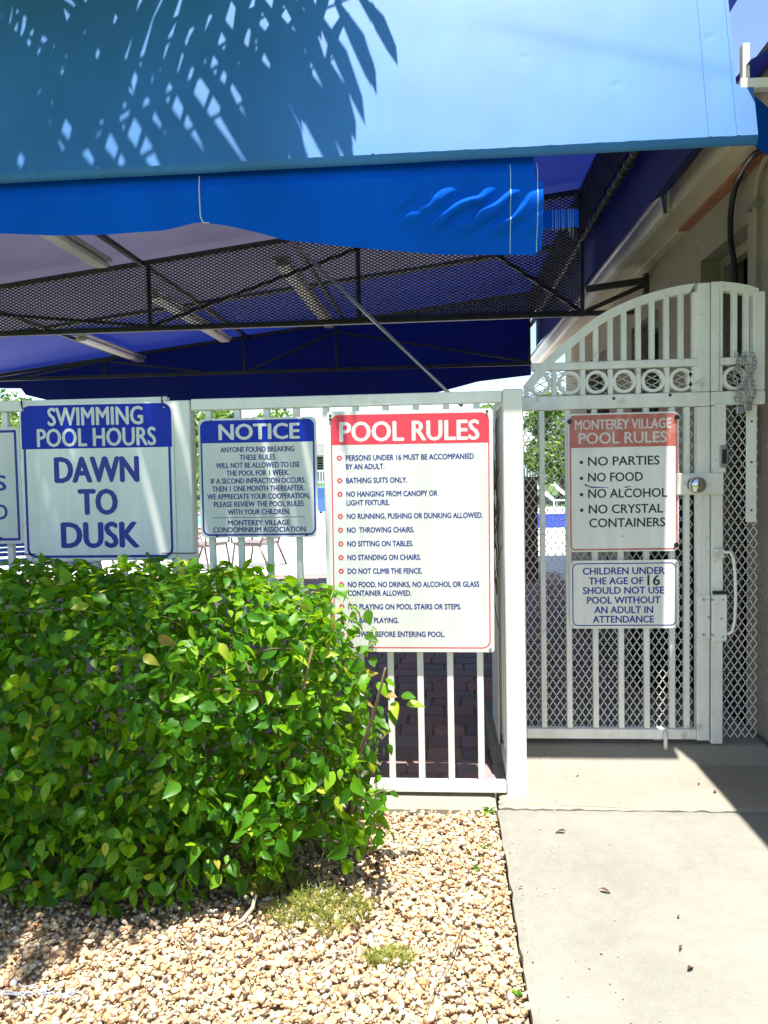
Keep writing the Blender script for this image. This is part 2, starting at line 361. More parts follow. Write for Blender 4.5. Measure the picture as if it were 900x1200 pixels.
def stones(name, count, region, smin, smax, z0, z1):
    iv, fc = ico()
    X = rng.uniform(region[0], region[1], count); Y = rng.uniform(region[2], region[3], count)
    sz = smin+(smax-smin)*rng.beta(1.1, 2.9, count)
    Z = rng.uniform(z0, z1, count)+0*sz
    asp = np.stack([np.ones(count), rng.uniform(.65, .95, count), rng.uniform(.45, .75, count)], 1)*sz[:, None]/2
    ang = rng.uniform(0, 2*PI, count); tilt = rng.normal(0, .35, count); tilt2 = rng.normal(0, .35, count)
    ph = rng.uniform(0, 6, (count, 3)); fr = rng.uniform(1.0, 2.2, (count, 3))
    d = 1+.18*np.sin(iv[None,:,0]*fr[:,0:1]*2+ph[:,0:1])+.15*np.sin(iv[None,:,1]*fr[:,1:2]*2.5+ph[:,1:2])+.12*np.sin(iv[None,:,2]*fr[:,2:3]*3+ph[:,2:3])
    P = iv[None]*d[..., None]*asp[:, None, :]
    c, s_ = np.cos(tilt)[:, None], np.sin(tilt)[:, None]; y, z = P[...,1]*c-P[...,2]*s_, P[...,1]*s_+P[...,2]*c
    c, s_ = np.cos(tilt2)[:, None], np.sin(tilt2)[:, None]; x, z = P[...,0]*c+z*s_, -P[...,0]*s_+z*c
    c, s_ = np.cos(ang)[:, None], np.sin(ang)[:, None]; x, y = x*c-y*s_, x*s_+y*c
    V = np.stack([x+X[:,None], y+Y[:,None], z+Z[:,None]], -1).reshape(-1, 3)
    Fa = (fc[None]+(np.arange(count)*len(iv))[:, None, None]).reshape(-1, 3)
    return np_mesh(name, V, Fa)
m_ = stones('gravel', 22000, (-1.45, .178, 1.45, 2.80), .006, .031, -.034, -.010)
m_.materials.append(M['pebble']); gr = bpy.data.objects.new('gravel', m_); C.objects.link(gr); gr['kind'] = 'stuff'
gr['label'] = 'loose tan and white river pebbles covering the bed'; gr['category'] = 'gravel'

m_ = stones('grit', 90, (.20, .62, 1.5, 3.1), .003, .009, .004, .006)
m_.vertices.foreach_get('co', (a_ := np.zeros(len(m_.vertices)*3, np.float32))); a_ = a_.reshape(-1, 3)
cx = a_.reshape(90, -1, 3)[:, :, 0].mean(1); sh = ((cx-.20)**2.2*2.4-(cx-.20)); a_.reshape(90, -1, 3)[:, :, 0] += sh[:, None]; m_.vertices.foreach_set('co', a_.ravel()); m_.update()
m_.materials.append(M['pebble']); gt = bpy.data.objects.new('grit', m_); C.objects.link(gt); gt['kind'] = 'stuff'
gt['label'] = 'fine grit scattered on the walkway along the pebble edge'; gt['category'] = 'grit'

# ---- pavers: individual bricks near the fence, the rest joined
def brick_mesh(w_, d_, h=.05, ch=.006, seed=0):
    bm = bmesh.new(); bmesh.ops.create_cube(bm, size=1)
    for v in bm.verts: v.co = Vector((v.co.x*w_, v.co.y*d_, v.co.z*h-h/2))
    for e in list(bm.edges):
        pass
    top = [e for e in bm.edges if e.verts[0].co.z > -.001 and e.verts[1].co.z > -.001]+[e for e in bm.edges if abs(e.verts[0].co.z-e.verts[1].co.z) > .01]
    bmesh.ops.bevel(bm, geom=top, offset=ch, segments=1, affect='EDGES')
    rr = random.Random(seed)
    for v in bm.verts: v.co += Vector((rr.uniform(-1,1), rr.uniform(-1,1), rr.uniform(-.6,.6)))*.0015
    return bm
widths = [.115, .150, .195]
bmeshes = []
for wi in widths:
    row = []
    for k in range(2):
        bm = brick_mesh(wi, .144, seed=k+int(wi*1000)); mm = bpy.data.meshes.new('brick'); bm.to_mesh(mm); bm.free(); mm.materials.append(M['paver']); row.append(mm)
    bmeshes.append(row)
cnt = 0; far = MB(); y = 3.052; rowi = 0
while y < 9.5:
    x = -6.6+R.uniform(0, .1)
    while x < 1.30:
        wi = R.choice([0, 1, 1, 2]); cx = x+widths[wi]/2; dz = R.uniform(-.004, .002)
        vis = (y < 5.9 and -.09*y-.35 < cx < .27+.0*y and (-.115*y-.05) < cx)
        vis = vis and cnt < 296
        if vis:
            o = bpy.data.objects.new('brick', bmeshes[wi][R.randint(0, 1)]); C.objects.link(o); o.parent = bed
            o.location = (cx, y, dz); o.rotation_euler = (R.uniform(-.012, .012), R.uniform(-.012, .012), R.uniform(-.02, .02)); cnt += 1
        elif cx > -.62*y-.4:
            bx0, bx1, by0, by1 = x, x+widths[wi], y-.072, y+.072; z = dz; c_ = .007
            far.add([(bx0,by0,z-.045),(bx1,by0,z-.045),(bx1,by1,z-.045),(bx0,by1,z-.045),(bx0,by0,z-c_),(bx1,by0,z-c_),(bx1,by1,z-c_),(bx0,by1,z-c_),
                     (bx0+c_,by0+c_,z),(bx1-c_,by0+c_,z),(bx1-c_,by1-c_,z),(bx0+c_,by1-c_,z)],
                    [(0,1,5,4),(1,2,6,5),(2,3,7,6),(3,0,4,7),(4,5,9,8),(5,6,10,9),(6,7,11,10),(7,4,8,11),(8,9,10,11)])
        x += widths[wi]+.006
    y += .152; rowi += 1
part('far_bricks', far, M['paver'], bed, kind='stuff')

# ------------------------------------------------------------------ building on the right
XW = 1.385
bld = thing('condo_building', 'beige stucco building with brown eave trim on the right of the gate', 'building', (XW, 3, 0))
# wall with openings (Y,z rectangles)
openings = [(3.62, 4.25, -.1, 2.33), (5.05, 5.75, .9, 2.25), (6.5, 7.5, .9, 2.25)]
wm = MB(); ys = sorted({1.0, 8.7, *[o[0] for o in openings], *[o[1] for o in openings]})
for a, b_ in zip(ys[:-1], ys[1:]):
    op = [o for o in openings if o[0] <= a+1e-6 and o[1] >= b_-1e-6]
    if not op: wm.box(XW, XW+.22, a, b_, -.1, 2.7)
    else:
        o = op[0]; wm.box(XW, XW+.22, a, b_, o[3], 2.7)
        if o[2] > 0: wm.box(XW, XW+.22, a, b_, -.1, o[2])
part('wall', wm, M['stucco'], bld)
for i, o in enumerate(openings):
    fr = MB(); x0 = XW+.10
    fr.box(x0, x0+.05, o[0], o[0]+.05, max(o[2], 0), o[3]-.05).box(x0, x0+.05, o[1]-.05, o[1], max(o[2], 0), o[3]-.05).box(x0, x0+.05, o[0], o[1], o[3]-.05, o[3])
    if i: fr.box(x0, x0+.05, o[0]+.05, o[1]-.05, o[2], o[2]+.05)
    wd = part('doorway' if i == 0 else 'window', fr, M['door'] if i else M['stucco'], bld)
    pn = MB().box(x0+.055, x0+.07, o[0], o[1], max(o[2], -.1), o[3])
    if i == 0:
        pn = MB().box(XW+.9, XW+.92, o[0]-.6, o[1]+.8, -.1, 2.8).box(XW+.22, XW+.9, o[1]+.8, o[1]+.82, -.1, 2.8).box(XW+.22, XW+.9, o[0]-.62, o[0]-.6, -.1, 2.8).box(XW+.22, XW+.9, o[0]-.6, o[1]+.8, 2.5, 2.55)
        part('dark_passage', pn, M['cabinet'], wd)  # near-black walls paint in the dark of the opening
    else: part('pane', pn, M['glass_dark'], wd)
# eave: soffit, brown trim, fascia, roof
ZS = 2.56
part('soffit', MB().box(1.215, 1.325, 2.95, 10.5, ZS, ZS+.02).box(1.215, XW, .9, 2.95, ZS, ZS+.02), M['soffit'], bld)
tr = MB()
for k in range(3):
    y0 = 2.95+k*.5; tr.box(1.327, XW-.002, y0, y0+.497, ZS-.012-.004*R.random(), ZS+.015)
part('wood_trim', tr, M['trim'], bld)
tr = MB()
for k in range(12): tr.box(1.327, XW-.002, 4.45+k*.5, 4.947+k*.5, ZS-.012, ZS+.015)
part('painted_trim', tr, M['soffit'], bld)
part('fascia', MB().box(1.188, 1.213, .9, 10.5, ZS-.01, ZS+.13), M['soffit'], bld)
gu = MB(); prof = [(1.186, ZS+.100), (1.186, ZS-.022), (1.152, ZS-.022), (1.146, ZS+.0), (1.136, ZS+.058), (1.124, ZS+.070), (1.124, ZS+.090), (1.136, ZS+.090), (1.146, ZS+.06), (1.158, ZS-.012), (1.178, ZS-.012), (1.178, ZS+.100)]
n_ = len(prof); vs = [(x, yy, z) for yy in (4.12, 10.5) for x, z in prof]
gu.add(vs, [(i, (i+1) % n_, n_+(i+1) % n_, n_+i) for i in range(n_)]+[tuple(range(n_-1, -1, -1)), tuple(range(n_, 2*n_))])
part('gutter', gu, M['gutter'], bld, recalc=True)
rf = MB(); rf.add([(1.15, .8, ZS+.125), (1.15, 10.7, ZS+.125), (5, 10.7, 4.2), (5, .8, 4.2), (1.15, .8, ZS+.15), (1.15, 10.7, ZS+.15), (5, 10.7, 4.24), (5, .8, 4.24)], [(0,1,2,3),(7,6,5,4),(0,4,5,1),(1,5,6,2),(2,6,7,3),(3,7,4,0)])
part('roof', rf, M['roofing'], bld, recalc=True)
part('end_wall', MB().box(XW+.22, 5, 1.0, 1.2, -.1, 2.75), M['stucco'], bld)

# conduits on the wall
pts = [atZ(900, 172, 2.525), atZ(882, 183, 2.515), atX(868, 205, XW-.03), atX(858, 235, XW-.03), atX(856, 275, XW-.03), atX(860, 310, XW-.03), atX(861, 360, XW-.03)]
pts.append(Vector((XW-.03, pts[-1].y, 1.2)))
ysm = []
for i in range(len(pts)-1):
    for k in range(6): 
        p0 = pts[max(i-1, 0)]; p1 = pts[i]; p2 = pts[i+1]; p3 = pts[min(i+2, len(pts)-1)]; t = k/6
        ysm.append(.5*((2*p1)+(p2-p0)*t+(2*p0-5*p1+4*p2-p3)*t*t+(-p0+3*p1-3*p2+p3)*t**3))
ysm.append(pts[-1])
single('cable', MB().tube(ysm, .0135, 10), M['black'], 'thick black cable curving down the stucco wall above the gate', 'cable', (XW-.03, pts[-1].y, 1.2))
q0 = atX(896, 178, XW-.02)
pp = [Vector((XW-.02, q0.y-.25, 2.535)), Vector((XW-.02, q0.y-.02, 2.525)), Vector((XW-.02, q0.y+.06, 2.48)), Vector((XW-.02, q0.y+.09, 2.4)), Vector((XW-.02, q0.y+.10, 1.9)), Vector((XW-.02, q0.y+.10, 1.2))]
cd = thing('conduit', 'beige painted conduit pipe beside the black cable on the wall', 'pipe', (XW-.02, q0.y+.1, 1.2))
part('pipe', MB().tube(pp, .0125, 10), M['stucco'], cd)
for z in (2.35, 1.95): part('clamp', MB().box(XW-.045, XW-.001, q0.y+.06, q0.y+.14, z, z+.02), M['steel'], cd)

# invented dark block standing in for the black area behind the gate
cb = thing('dark_block', 'low dark cabinet against the wall behind the gate', 'cabinet', (1.2, 5, 0))
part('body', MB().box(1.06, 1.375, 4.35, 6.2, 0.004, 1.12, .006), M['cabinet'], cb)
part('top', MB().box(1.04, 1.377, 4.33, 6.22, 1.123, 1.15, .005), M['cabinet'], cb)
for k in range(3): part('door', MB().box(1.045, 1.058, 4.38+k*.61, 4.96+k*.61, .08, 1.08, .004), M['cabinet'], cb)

# ------------------------------------------------------------------ fence
XL = -1.053
def bars(xs, y0, y1, z0, z1, mat, parent, w_=.024, name='picket'):
    m0 = MB().box(-w_/2, w_/2, y0, y1, z0, z1, .002).mesh(name); m0.materials.append(mat)
    org = ORG[parent.name]
    for x in xs:
        o = bpy.data.objects.new(name, m0); C.objects.link(o); o.parent = parent; o.location = (x-org[0], -org[1], -org[2])
        o.rotation_euler[2] = 0
fen = thing('picket_fence', 'white metal picket fence carrying the large pool rules sign, ending at the corner post', 'fence', (-.4, YF+.02, 0))
part('top_rail', MB().box(-.959, .226, YF+.002, YF+.042, 1.497, 1.540, .003), M['white'], fen)
part('bottom_rail', MB().box(-.959, .226, YF, YF+.045, .012, .050, .003), M['white'], fen)
part('post', MB().box(.229, .303, YF-.004, YF+.07, .0, 1.545, .004), M['white'], fen)
part('post', MB().box(-1.052, -.962, YF-.006, YF+.06, .0, 1.536, .004), M['white'], fen)
bars([-.895+.1142*k for k in range(10)], YF+.010, YF+.034, .051, 1.496, M['white'], fen)
fl = thing('picket_fence', 'white metal picket fence panel behind the swimming pool hours sign at the left edge', 'fence', (-1.9, YF+.02, 0))
part('top_rail', MB().box(-3.2, -1.055, YF+.002, YF+.045, 1.512, 1.553, .003), M['white'], fl)
part('bottom_rail', MB().box(-3.2, -1.055, YF, YF+.045, .012, .050, .003), M['white'], fl)
bars([-1.14-.1142*k for k in range(17)], YF+.010, YF+.034, .051, 1.510, M['white'], fl)
# return panel going back from the corner post
ret = thing('return_panel', 'white side panel with narrow bars running back from the corner post', 'fence panel', (.25, 3.3, 0))
part('top_rail', MB().box(.236, .276, YF+.075, 3.85, 1.500, 1.540, .003), M['white'], ret)
part('bottom_rail', MB().box(.236, .276, YF+.075, 3.85, .02, .06, .003), M['white'], ret)
for k in range(8):
    y0 = YF+.13+k*.1; part('picket', MB().box(.244, .268, y0, y0+.024, .061, 1.499, .002), M['white'], ret)
part('flat_bar', MB().box(.226, .232, 3.30, 3.70, .05, 1.49, .002), M['gate'], ret)
# vine twigs on the return panel
vt = MB(); rr = random.Random(3)
for k in range(9):
    yy = rr.uniform(3.0, 3.6); z = rr.uniform(.55, .9) if k < 5 else rr.uniform(.9, 1.2); x = .222; pts = []
    ztop = rr.uniform(1.2, 1.5) 
    while z < ztop:
        pts.append((x-.004-rr.random()*.006, yy, z)); z += .03; yy += rr.uniform(-.03, .03); yy = min(3.75, max(2.98, yy))
    if len(pts) > 3: vt.tube(pts, .0022, 5)
for k in range(3):
    pts = []; 
    for j in range(14):
        a = j/13*PI*1.3; pts.append((.214-.01*math.sin(a), 3.05+.12*math.sin(a)+.04*k, .62+.28*j/13*1.2+.15*k))
    vt.tube(pts, .0018, 5)
single('dry_vine', vt, M['twig'], 'thin dry vine stems climbing the white side panel by the corner post', 'vine', (.22, 3.3, .3))

# expanded metal
def exmetal(mb, x0, x1, z0, z1, cw, ch, t, dep, vertical=True, inside=None, put=None):
    """zigzag strands in the X-Z plane centred on y=0; put maps (x,y,z)->world"""
    put = put or (lambda x, y, z: (x, y, z))
    if not vertical: pass
    A0, A1, B0, B1 = (x0, x1, z0, z1) if vertical else (z0, z1, x0, x1)
    ca, cb_ = (cw, ch) if vertical else (ch, cw)       # across strands, along strands
    na = int((A1-A0)/(ca/2))+1; nb = int((B1-B0)/(cb_/2))
    for i in range(0, na):
        base = A0+i*ca/2*1.0
        if i % 2: continue
        for half in (0, 1):
            prev = None
            bse = base+half*ca/2
            for j in range(nb+1):
                off = (ca/4) if (j+half) % 2 == 0 else (-ca/4)
                a = bse+off; b_ = B0+j*cb_/2
                p = (a, b_) if vertical else (b_, a)
                if inside and not inside(*p): prev = None; continue
                if a < A0-1e-6 or a > A1+1e-6: a = min(max(a, A0), A1); p = (a, b_) if vertical else (b_, a)
                if prev:
                    d = Vector((p[0]-prev[0], 0, p[1]-prev[1]))
                    if d.length > 1e-5:
                        s_ = Vector((-d.z, 0, d.x)).normalized()*t/2
                        k = len(mb.v); y0, y1 = (-dep/2, dep/2)
                        for q in (prev, p):
                            for sg, yy in ((-1, y0), (1, y0), (1, y1), (-1, y1)):
                                mb.v.append(put(q[0]+s_.x*sg, yy, q[1]+s_.z*sg))
                        for f in ((0,1,5,4),(1,2,6,5),(2,3,7,6),(3,0,4,7)): mb.f.append(tuple(k+u for u in f)); mb.sm.append(False)
                prev = p
    return mb

# ------------------------------------------------------------------ gate
YG = 3.30
gate = thing('pool_gate', 'white arched metal gate with rings and diamond mesh, two signs on it', 'gate', (.72, YG+.02, .08))
gx0, gx1 = .312, 1.114
part('stile', MB().box(1.062, gx1, YG, YG+.045, .080, 1.492, .003), M['gate'], gate)
part('stile', MB().box(gx0, .346, YG, YG+.045, .080, 1.492, .003), M['gate'], gate)
part('bottom_rail', MB().box(.347, 1.061, YG+.002, YG+.043, .084, .128, .003), M['gate'], gate)
part('middle_rail', MB().box(gx0, gx1, YG-.002, YG+.047, 1.494, 1.552, .003), M['gate'], gate)
part('ring_rail', MB().box(.385, 1.064, YG+.002, YG+.043, 1.660, 1.692, .003), M['gate'], gate)
part('stile', MB().box(1.064, 1.114, YG, YG+.045, 1.554, 2.00, .003), M['gate'], gate)
# arch through measured pixels
apx = [(614, 452), (640, 420), (668, 396), (700, 371), (735, 353), (770, 341), (800, 334), (833, 330)]
ap = [atY(x, y, YG) for x, y in apx]
dense = []
for i in range(len(ap)-1):
    for k in range(5):
        p0 = ap[max(i-1, 0)]; p1 = ap[i]; p2 = ap[i+1]; p3 = ap[min(i+2, len(ap)-1)]; t = k/5
        dense.append(.5*((2*p1)+(p2-p0)*t+(2*p0-5*p1+4*p2-p3)*t*t+(-p0+3*p1-3*p2+p3)*t**3))
dense.append(ap[-1])
def arch_z(x, pts=None):
    pts = pts or dense
    if x <= pts[0].x: return pts[0].z
    for a, b_ in zip(pts[:-1], pts[1:]):
        if a.x <= x <= b_.x: return a.z+(b_.z-a.z)*(x-a.x)/(b_.x-a.x)
    return pts[-1].z
def archstrip(pts, wd_, y0, y1, xmax=None, xmin=None):
    out = []; inn = []
    for i, p in enumerate(pts):
        t = (pts[min(i+1, len(pts)-1)]-pts[max(i-1, 0)]).normalized(); nrm = Vector((t.z, 0, -t.x))
        out.append((p.x, p.z)); q = p+nrm*wd_
        if xmax is not None: q.x = min(q.x, xmax)
        if xmin is not None: q.x = max(q.x, xmin)
        inn.append((q.x, q.z))
    vs = []; fs = []
    for (a, b_) in zip(out, inn): vs += [(a[0], y0, a[1]), (a[0], y1, a[1]), (b_[0], y1, b_[1]), (b_[0], y0, b_[1])]
    for i in range(len(pts)-1):
        for j in range(4): fs.append((i*4+j, i*4+(j+1) % 4, (i+1)*4+(j+1) % 4, (i+1)*4+j))
    fs += [(0,1,2,3), tuple((len(pts)-1)*4+j for j in (3,2,1,0))]
    mb = MB(); mb.add(vs, fs); return mb
ad = [p.copy() for p in dense if p.x < 1.064]+[Vector((1.0625, 0, arch_z(1.0625)))]
part('arch', archstrip(ad, .036, YG, YG+.045), M['gate'], gate, recalc=True)
# arch pickets
for px in (650, 667, 683, 699, 716, 732, 749, 765, 782, 799, 815):
    x = atY(px, 420, YG).x
    top = arch_z(x)-.034
    if top > 1.72: part('arch_picket', MB().box(x-.0105, x+.0105, YG+.008, YG+.032, 1.693, top, .0015), M['gate'], gate)
# ring row
for px in (633, 668, 699.5, 732, 766, 799, 833):
    x = atY(px, 442, YG).x
    if px == 833:   # half ring dying into the stile
        rg = MB(); nn = 16; vs = []
        for k in range(nn+1):
            a = PI/2+PI*k/nn
            for (r_, yy) in ((.047, YG+.004), (.047, YG+.034), (.034, YG+.034), (.034, YG+.004)): vs.append((1.070+r_*math.cos(a), yy, 1.606+r_*math.sin(a)))
        rg.add(vs, [(k*4+j, k*4+(j+1) % 4, (k+1)*4+(j+1) % 4, (k+1)*4+j) for k in range(nn) for j in range(4)])
        part('ring', rg, M['gate'], gate)
    else: part('ring', MB().ring((x, 1.606), .0485, .036, YG+.004, YG+.034), M['gate'], gate)
for px in (617, 650, 683.5, 716, 749, 782.5, 815):
    x = atY(px, 442, YG).x
    part('ring_picket', MB().box(x-.010, x+.010, YG+.008, YG+.032, 1.553, 1.659 if px > 640 else 1.60, .0015), M['gate'], gate)
# main pickets
for px in (638, 668, 699, 729, 759, 789, 806):
    x = atY(px, 780, YG).x
    part('picket', MB().box(x-.0115, x+.0115, YG+.008, YG+.032, .129, 1.493, .002), M['gate'], gate)
em = MB(); exmetal(em, .348, 1.060, .120, 1.492, .031, .0475, .0034, .003, True, put=lambda x, y, z: (x, y+YG+.036, z))
part('mesh_panel', em, M['gatemesh'], gate)
em = MB(); exmetal(em, .33, 1.064, 1.553, 1.672, .062, .03, .0034, .003, False, inside=lambda x, z: z < arch_z(x)-.02, put=lambda x, y, z: (x, y+YG+.038, z))
part('mesh_panel', em, M['gatemesh'], gate)
# bolts on the middle rail, cane bolt at the bottom
def disc(mb, x, z, r_, y0, y1, n=14):
    vs = [(x+r_*math.cos(2*PI*k/n), yy, z+r_*math.sin(2*PI*k/n)) for yy in (y1, y0) for k in range(n)]
    mb.add(vs, [(k, (k+1) % n, n+(k+1) % n, n+k) for k in range(n)]+[tuple(range(n)), tuple(range(2*n-1, n-1, -1))]); return mb
for px, py in ((719, 467), (785, 463)):
    q = atY(px, py, YG); part('bolt', disc(MB(), q.x, q.z, .006, YG-.006, YG-.002), M['black'], gate)
q = atY(779, 870, YG); part('cane_bolt', MB().tube([(q.x, YG-.012, .125), (q.x, YG-.012, .045)], .0085, 10), M['white'], gate)
# lock plate and knob
q = atY(820, 567, YG)
lp = part('lock_plate', MB().box(.975, 1.165, YG-.014, YG-.004, q.z-.045, q.z+.045, .003), M['gate'], gate)
kb = atY(812, 568, YG)
kn = MB()
prof = [(.030, 0), (.030, .006), (.014, .008), (.013, .022), (.026, .030), (.034, .044), (.033, .056), (.022, .064), (.006, .066)]
nn = 24; vs = []
for r_, d in prof:
    for k in range(nn): vs.append((kb.x+r_*math.cos(2*PI*k/nn), YG-.014-d, kb.z+r_*math.sin(2*PI*k/nn)))
kn.add(vs, [(i*nn+k, (i+1)*nn+k, (i+1)*nn+(k+1) % nn, i*nn+(k+1) % nn) for i in range(len(prof)-1) for k in range(nn)]+[tuple((len(prof)-1)*nn+k for k in range(nn))], True)
knb = part('knob', kn, M['chrome'], lp, recalc=True)
part('keyhole', MB().box(kb.x-.002, kb.x+.002, YG-.0815, YG-.079, kb.z-.008, kb.z+.008), M['black'], gate)

# fixed side panel right of the gate
sp = thing('side_panel', 'narrow fixed mesh panel with arched top between the gate and the wall', 'fence panel', (1.25, YG+.02, 0))
part('post', MB().box(1.120, 1.168, YG, YG+.045, .066, 1.494, .003), M['gate'], sp)
part('post', MB().box(1.118, 1.152, YG, YG+.045, 1.554, 2.003, .003), M['gate'], sp)
part('middle_rail', MB().box(1.118, 1.335, YG-.002, YG+.047, 1.496, 1.552, .003), M['gate'], sp)
part('ring_rail', MB().box(1.154, 1.286, YG+.002, YG+.043, 1.662, 1.692, .003), M['gate'], sp)
part('flat_bar', MB().box(1.288, 1.335, YG, YG+.045, 1.554, 1.958, .004), M['gate'], sp)
ap2 = [atY(x, y, YG) for x, y in ((837, 329.5), (850, 330), (864, 331.5), (878, 334), (890, 338))]
ap2 = [p for p in ap2]; ap2[0].x = 1.1535
part('arch', archstrip(ap2, .036, YG+.002, YG+.043), M['gate'], sp, recalc=True)
for px in (845, 862, 876):
    x = atY(px, 400, YG).x
    if px != 845: part('arch_picket', MB().box(x-.0105, x+.0105, YG+.008, YG+.032, 1.693, 1.965, .0015), M['gate'], sp)
    else: part('arch_picket', MB().box(x-.0105, x+.0105, YG+.008, YG+.032, 1.693, 1.972, .0015), M['gate'], sp)
x = atY(862, 442, YG).x
part('ring', MB().ring((x, 1.606), .0485, .036, YG+.004, YG+.034), M['gate'], sp)
for px in (845, 879): 
    x = atY(px, 442, YG).x; part('ring_picket', MB().box(x-.010, x+.010, YG+.010, YG+.030, 1.553, 1.661, .0015), M['gate'], sp)
em = MB(); exmetal(em, 1.170, 1.322, .085, 1.495, .031, .0475, .0034, .003, True, put=lambda x, y, z: (x, y+YG+.03, z))
part('mesh_panel', em, M['gatemesh'], sp)
em = MB(); exmetal(em, 1.154, 1.288, 1.553, 1.672, .062, .03, .0034, .003, False, put=lambda x, y, z: (x, y+YG+.038, z))
part('mesh_panel', em, M['gatemesh'], sp)
a = atY(876, 470, YG); b_ = atY(888, 612, YG)
fb = part('strap_bar', MB().box(a.x, b_.x, YG+.012, YG+.018, b_.z, 1.494, .002), M['gate'], sp)
for z in (b_.z+.05, b_.z+.25, b_.z+.42): part('bolt', disc(MB(), (a.x+b_.x)/2, z, .004, YG+.009, YG+.012), M['black'], sp)
# strike box, latch, closer plates
a = atY(838, 466, YG); b_ = atY(848, 560, YG)
part('cover_plate', MB().box(1.130, 1.176, YG-.008, YG-.002, 1.215, 1.500, .002), M['gate'], sp)
lk = atY(846, 535, YG)
lb = part('latch_box', MB().box(1.148, 1.178, YG-.022, YG-.009, lk.z-.045, lk.z+.045, .004), M['steel'], sp)
part('latch_slot', MB().box(1.155, 1.172, YG-.025, YG-.0225, lk.z-.030, lk.z+.030), M['black'], lb)
z0, z1 = atY(840, 748, YG).z, atY(840, 696, YG).z
hp = part('closer_plate', MB().box(1.062, 1.112, YG-.010, YG-.002, z0, z1, .003), M['gate'], sp)
cbx = part('closer_box', MB().box(1.116, 1.178, YG-.022, YG-.002, z0-.008, z1, .004), M['gate'], sp)
for px, py in ((823, 702), (833, 702), (829, 723), (823, 743), (833, 743), (845, 702), (845, 745), (843, 724)):
    q = atY(px, py, YG); part('screw', disc(MB(), q.x, q.z, .004, YG-.0245, YG-.0205 if px > 836 else YG-.0095), M['steel'], sp)
part('closer_cap', MB().box(1.122, 1.170, YG-.020, YG-.003, z1+.001, z1+.014, .002), M['black'], sp)
zt = atY(840, 645, YG).z
part('handle_bracket', MB().box(1.124, 1.166, YG-.022, YG-.002, zt-.03, zt+.008, .003), M['gate'], sp)
hd = [(1.150, YG-.015, zt-.008), (1.185, YG-.03, zt-.004), (1.197, YG-.035, zt-.03), (1.204, YG-.035, zt-.10), (1.206, YG-.035, zt-.20), (1.203, YG-.035, zt-.29), (1.194, YG-.033, zt-.335), (1.180, YG-.022, zt-.35)]
part('pull_handle', MB().tube(hd, .0065, 10), M['gate'], sp)

# chain with padlocks at the top of the side panel
ch = thing('chain', 'tangle of grey chain with padlocks hung over the ring row beside the gate', 'chain', (1.23, YG-.02, 1.69))
def link(c, rot, sc_=1):
    pts = []
    for k in range(13):
        a = 2*PI*k/12; p = Vector((.007*math.cos(a), 0, .0115*math.sin(a)))*sc_; p.rotate(Matrix.Rotation(rot, 3, 'Z')); pts.append(Vector(c)+p)
    return MB().tube(pts, .0024, 6, caps=False)
lkm = None
lm0 = link((0, 0, 0), 0).mesh('link'); lm0.materials.append(M['steel'])
rr = random.Random(8)
for s_ in range(4):
    x = 1.205+.022*s_; z = 1.70-.01*rr.random()
    for k in range(12):
        o = bpy.data.objects.new('link', lm0); C.objects.link(o); o.parent = ch
        o.location = (x-1.23+.008*math.sin(k*.9+s_*2)+rr.uniform(-.002, .002), -.012-rr.random()*.010, z-1.69-k*.0165); o.rotation_euler = (rr.uniform(-.2, .2), rr.uniform(-.35, .35), (k % 2)*PI/2+rr.uniform(-.3, .3))
for k in range(2):
    x = 1.222+k*.032; z = 1.455+.012*k
    pl = thing('padlock', ['left of two small metal padlocks at the end of the chain', 'right of two small metal padlocks at the end of the chain'][k], 'padlock', (x, YG-.03, z), 'padlocks on the chain')
    part('body', MB().box(x-.014, x+.014, YG-.04, YG-.022, z, z+.032, .003), M['steel'], pl)
    part('shackle', MB().tube([(x-.009, YG-.031, z+.033)]+[(x-.009*math.cos(a), YG-.031, z+.045+.010*math.sin(a)) for a in (0, .6, 1.2, 1.57, 1.9, 2.5, 3.14)]+[(x+.009, YG-.031, z+.033)], .0025, 6), M['chrome'], pl)

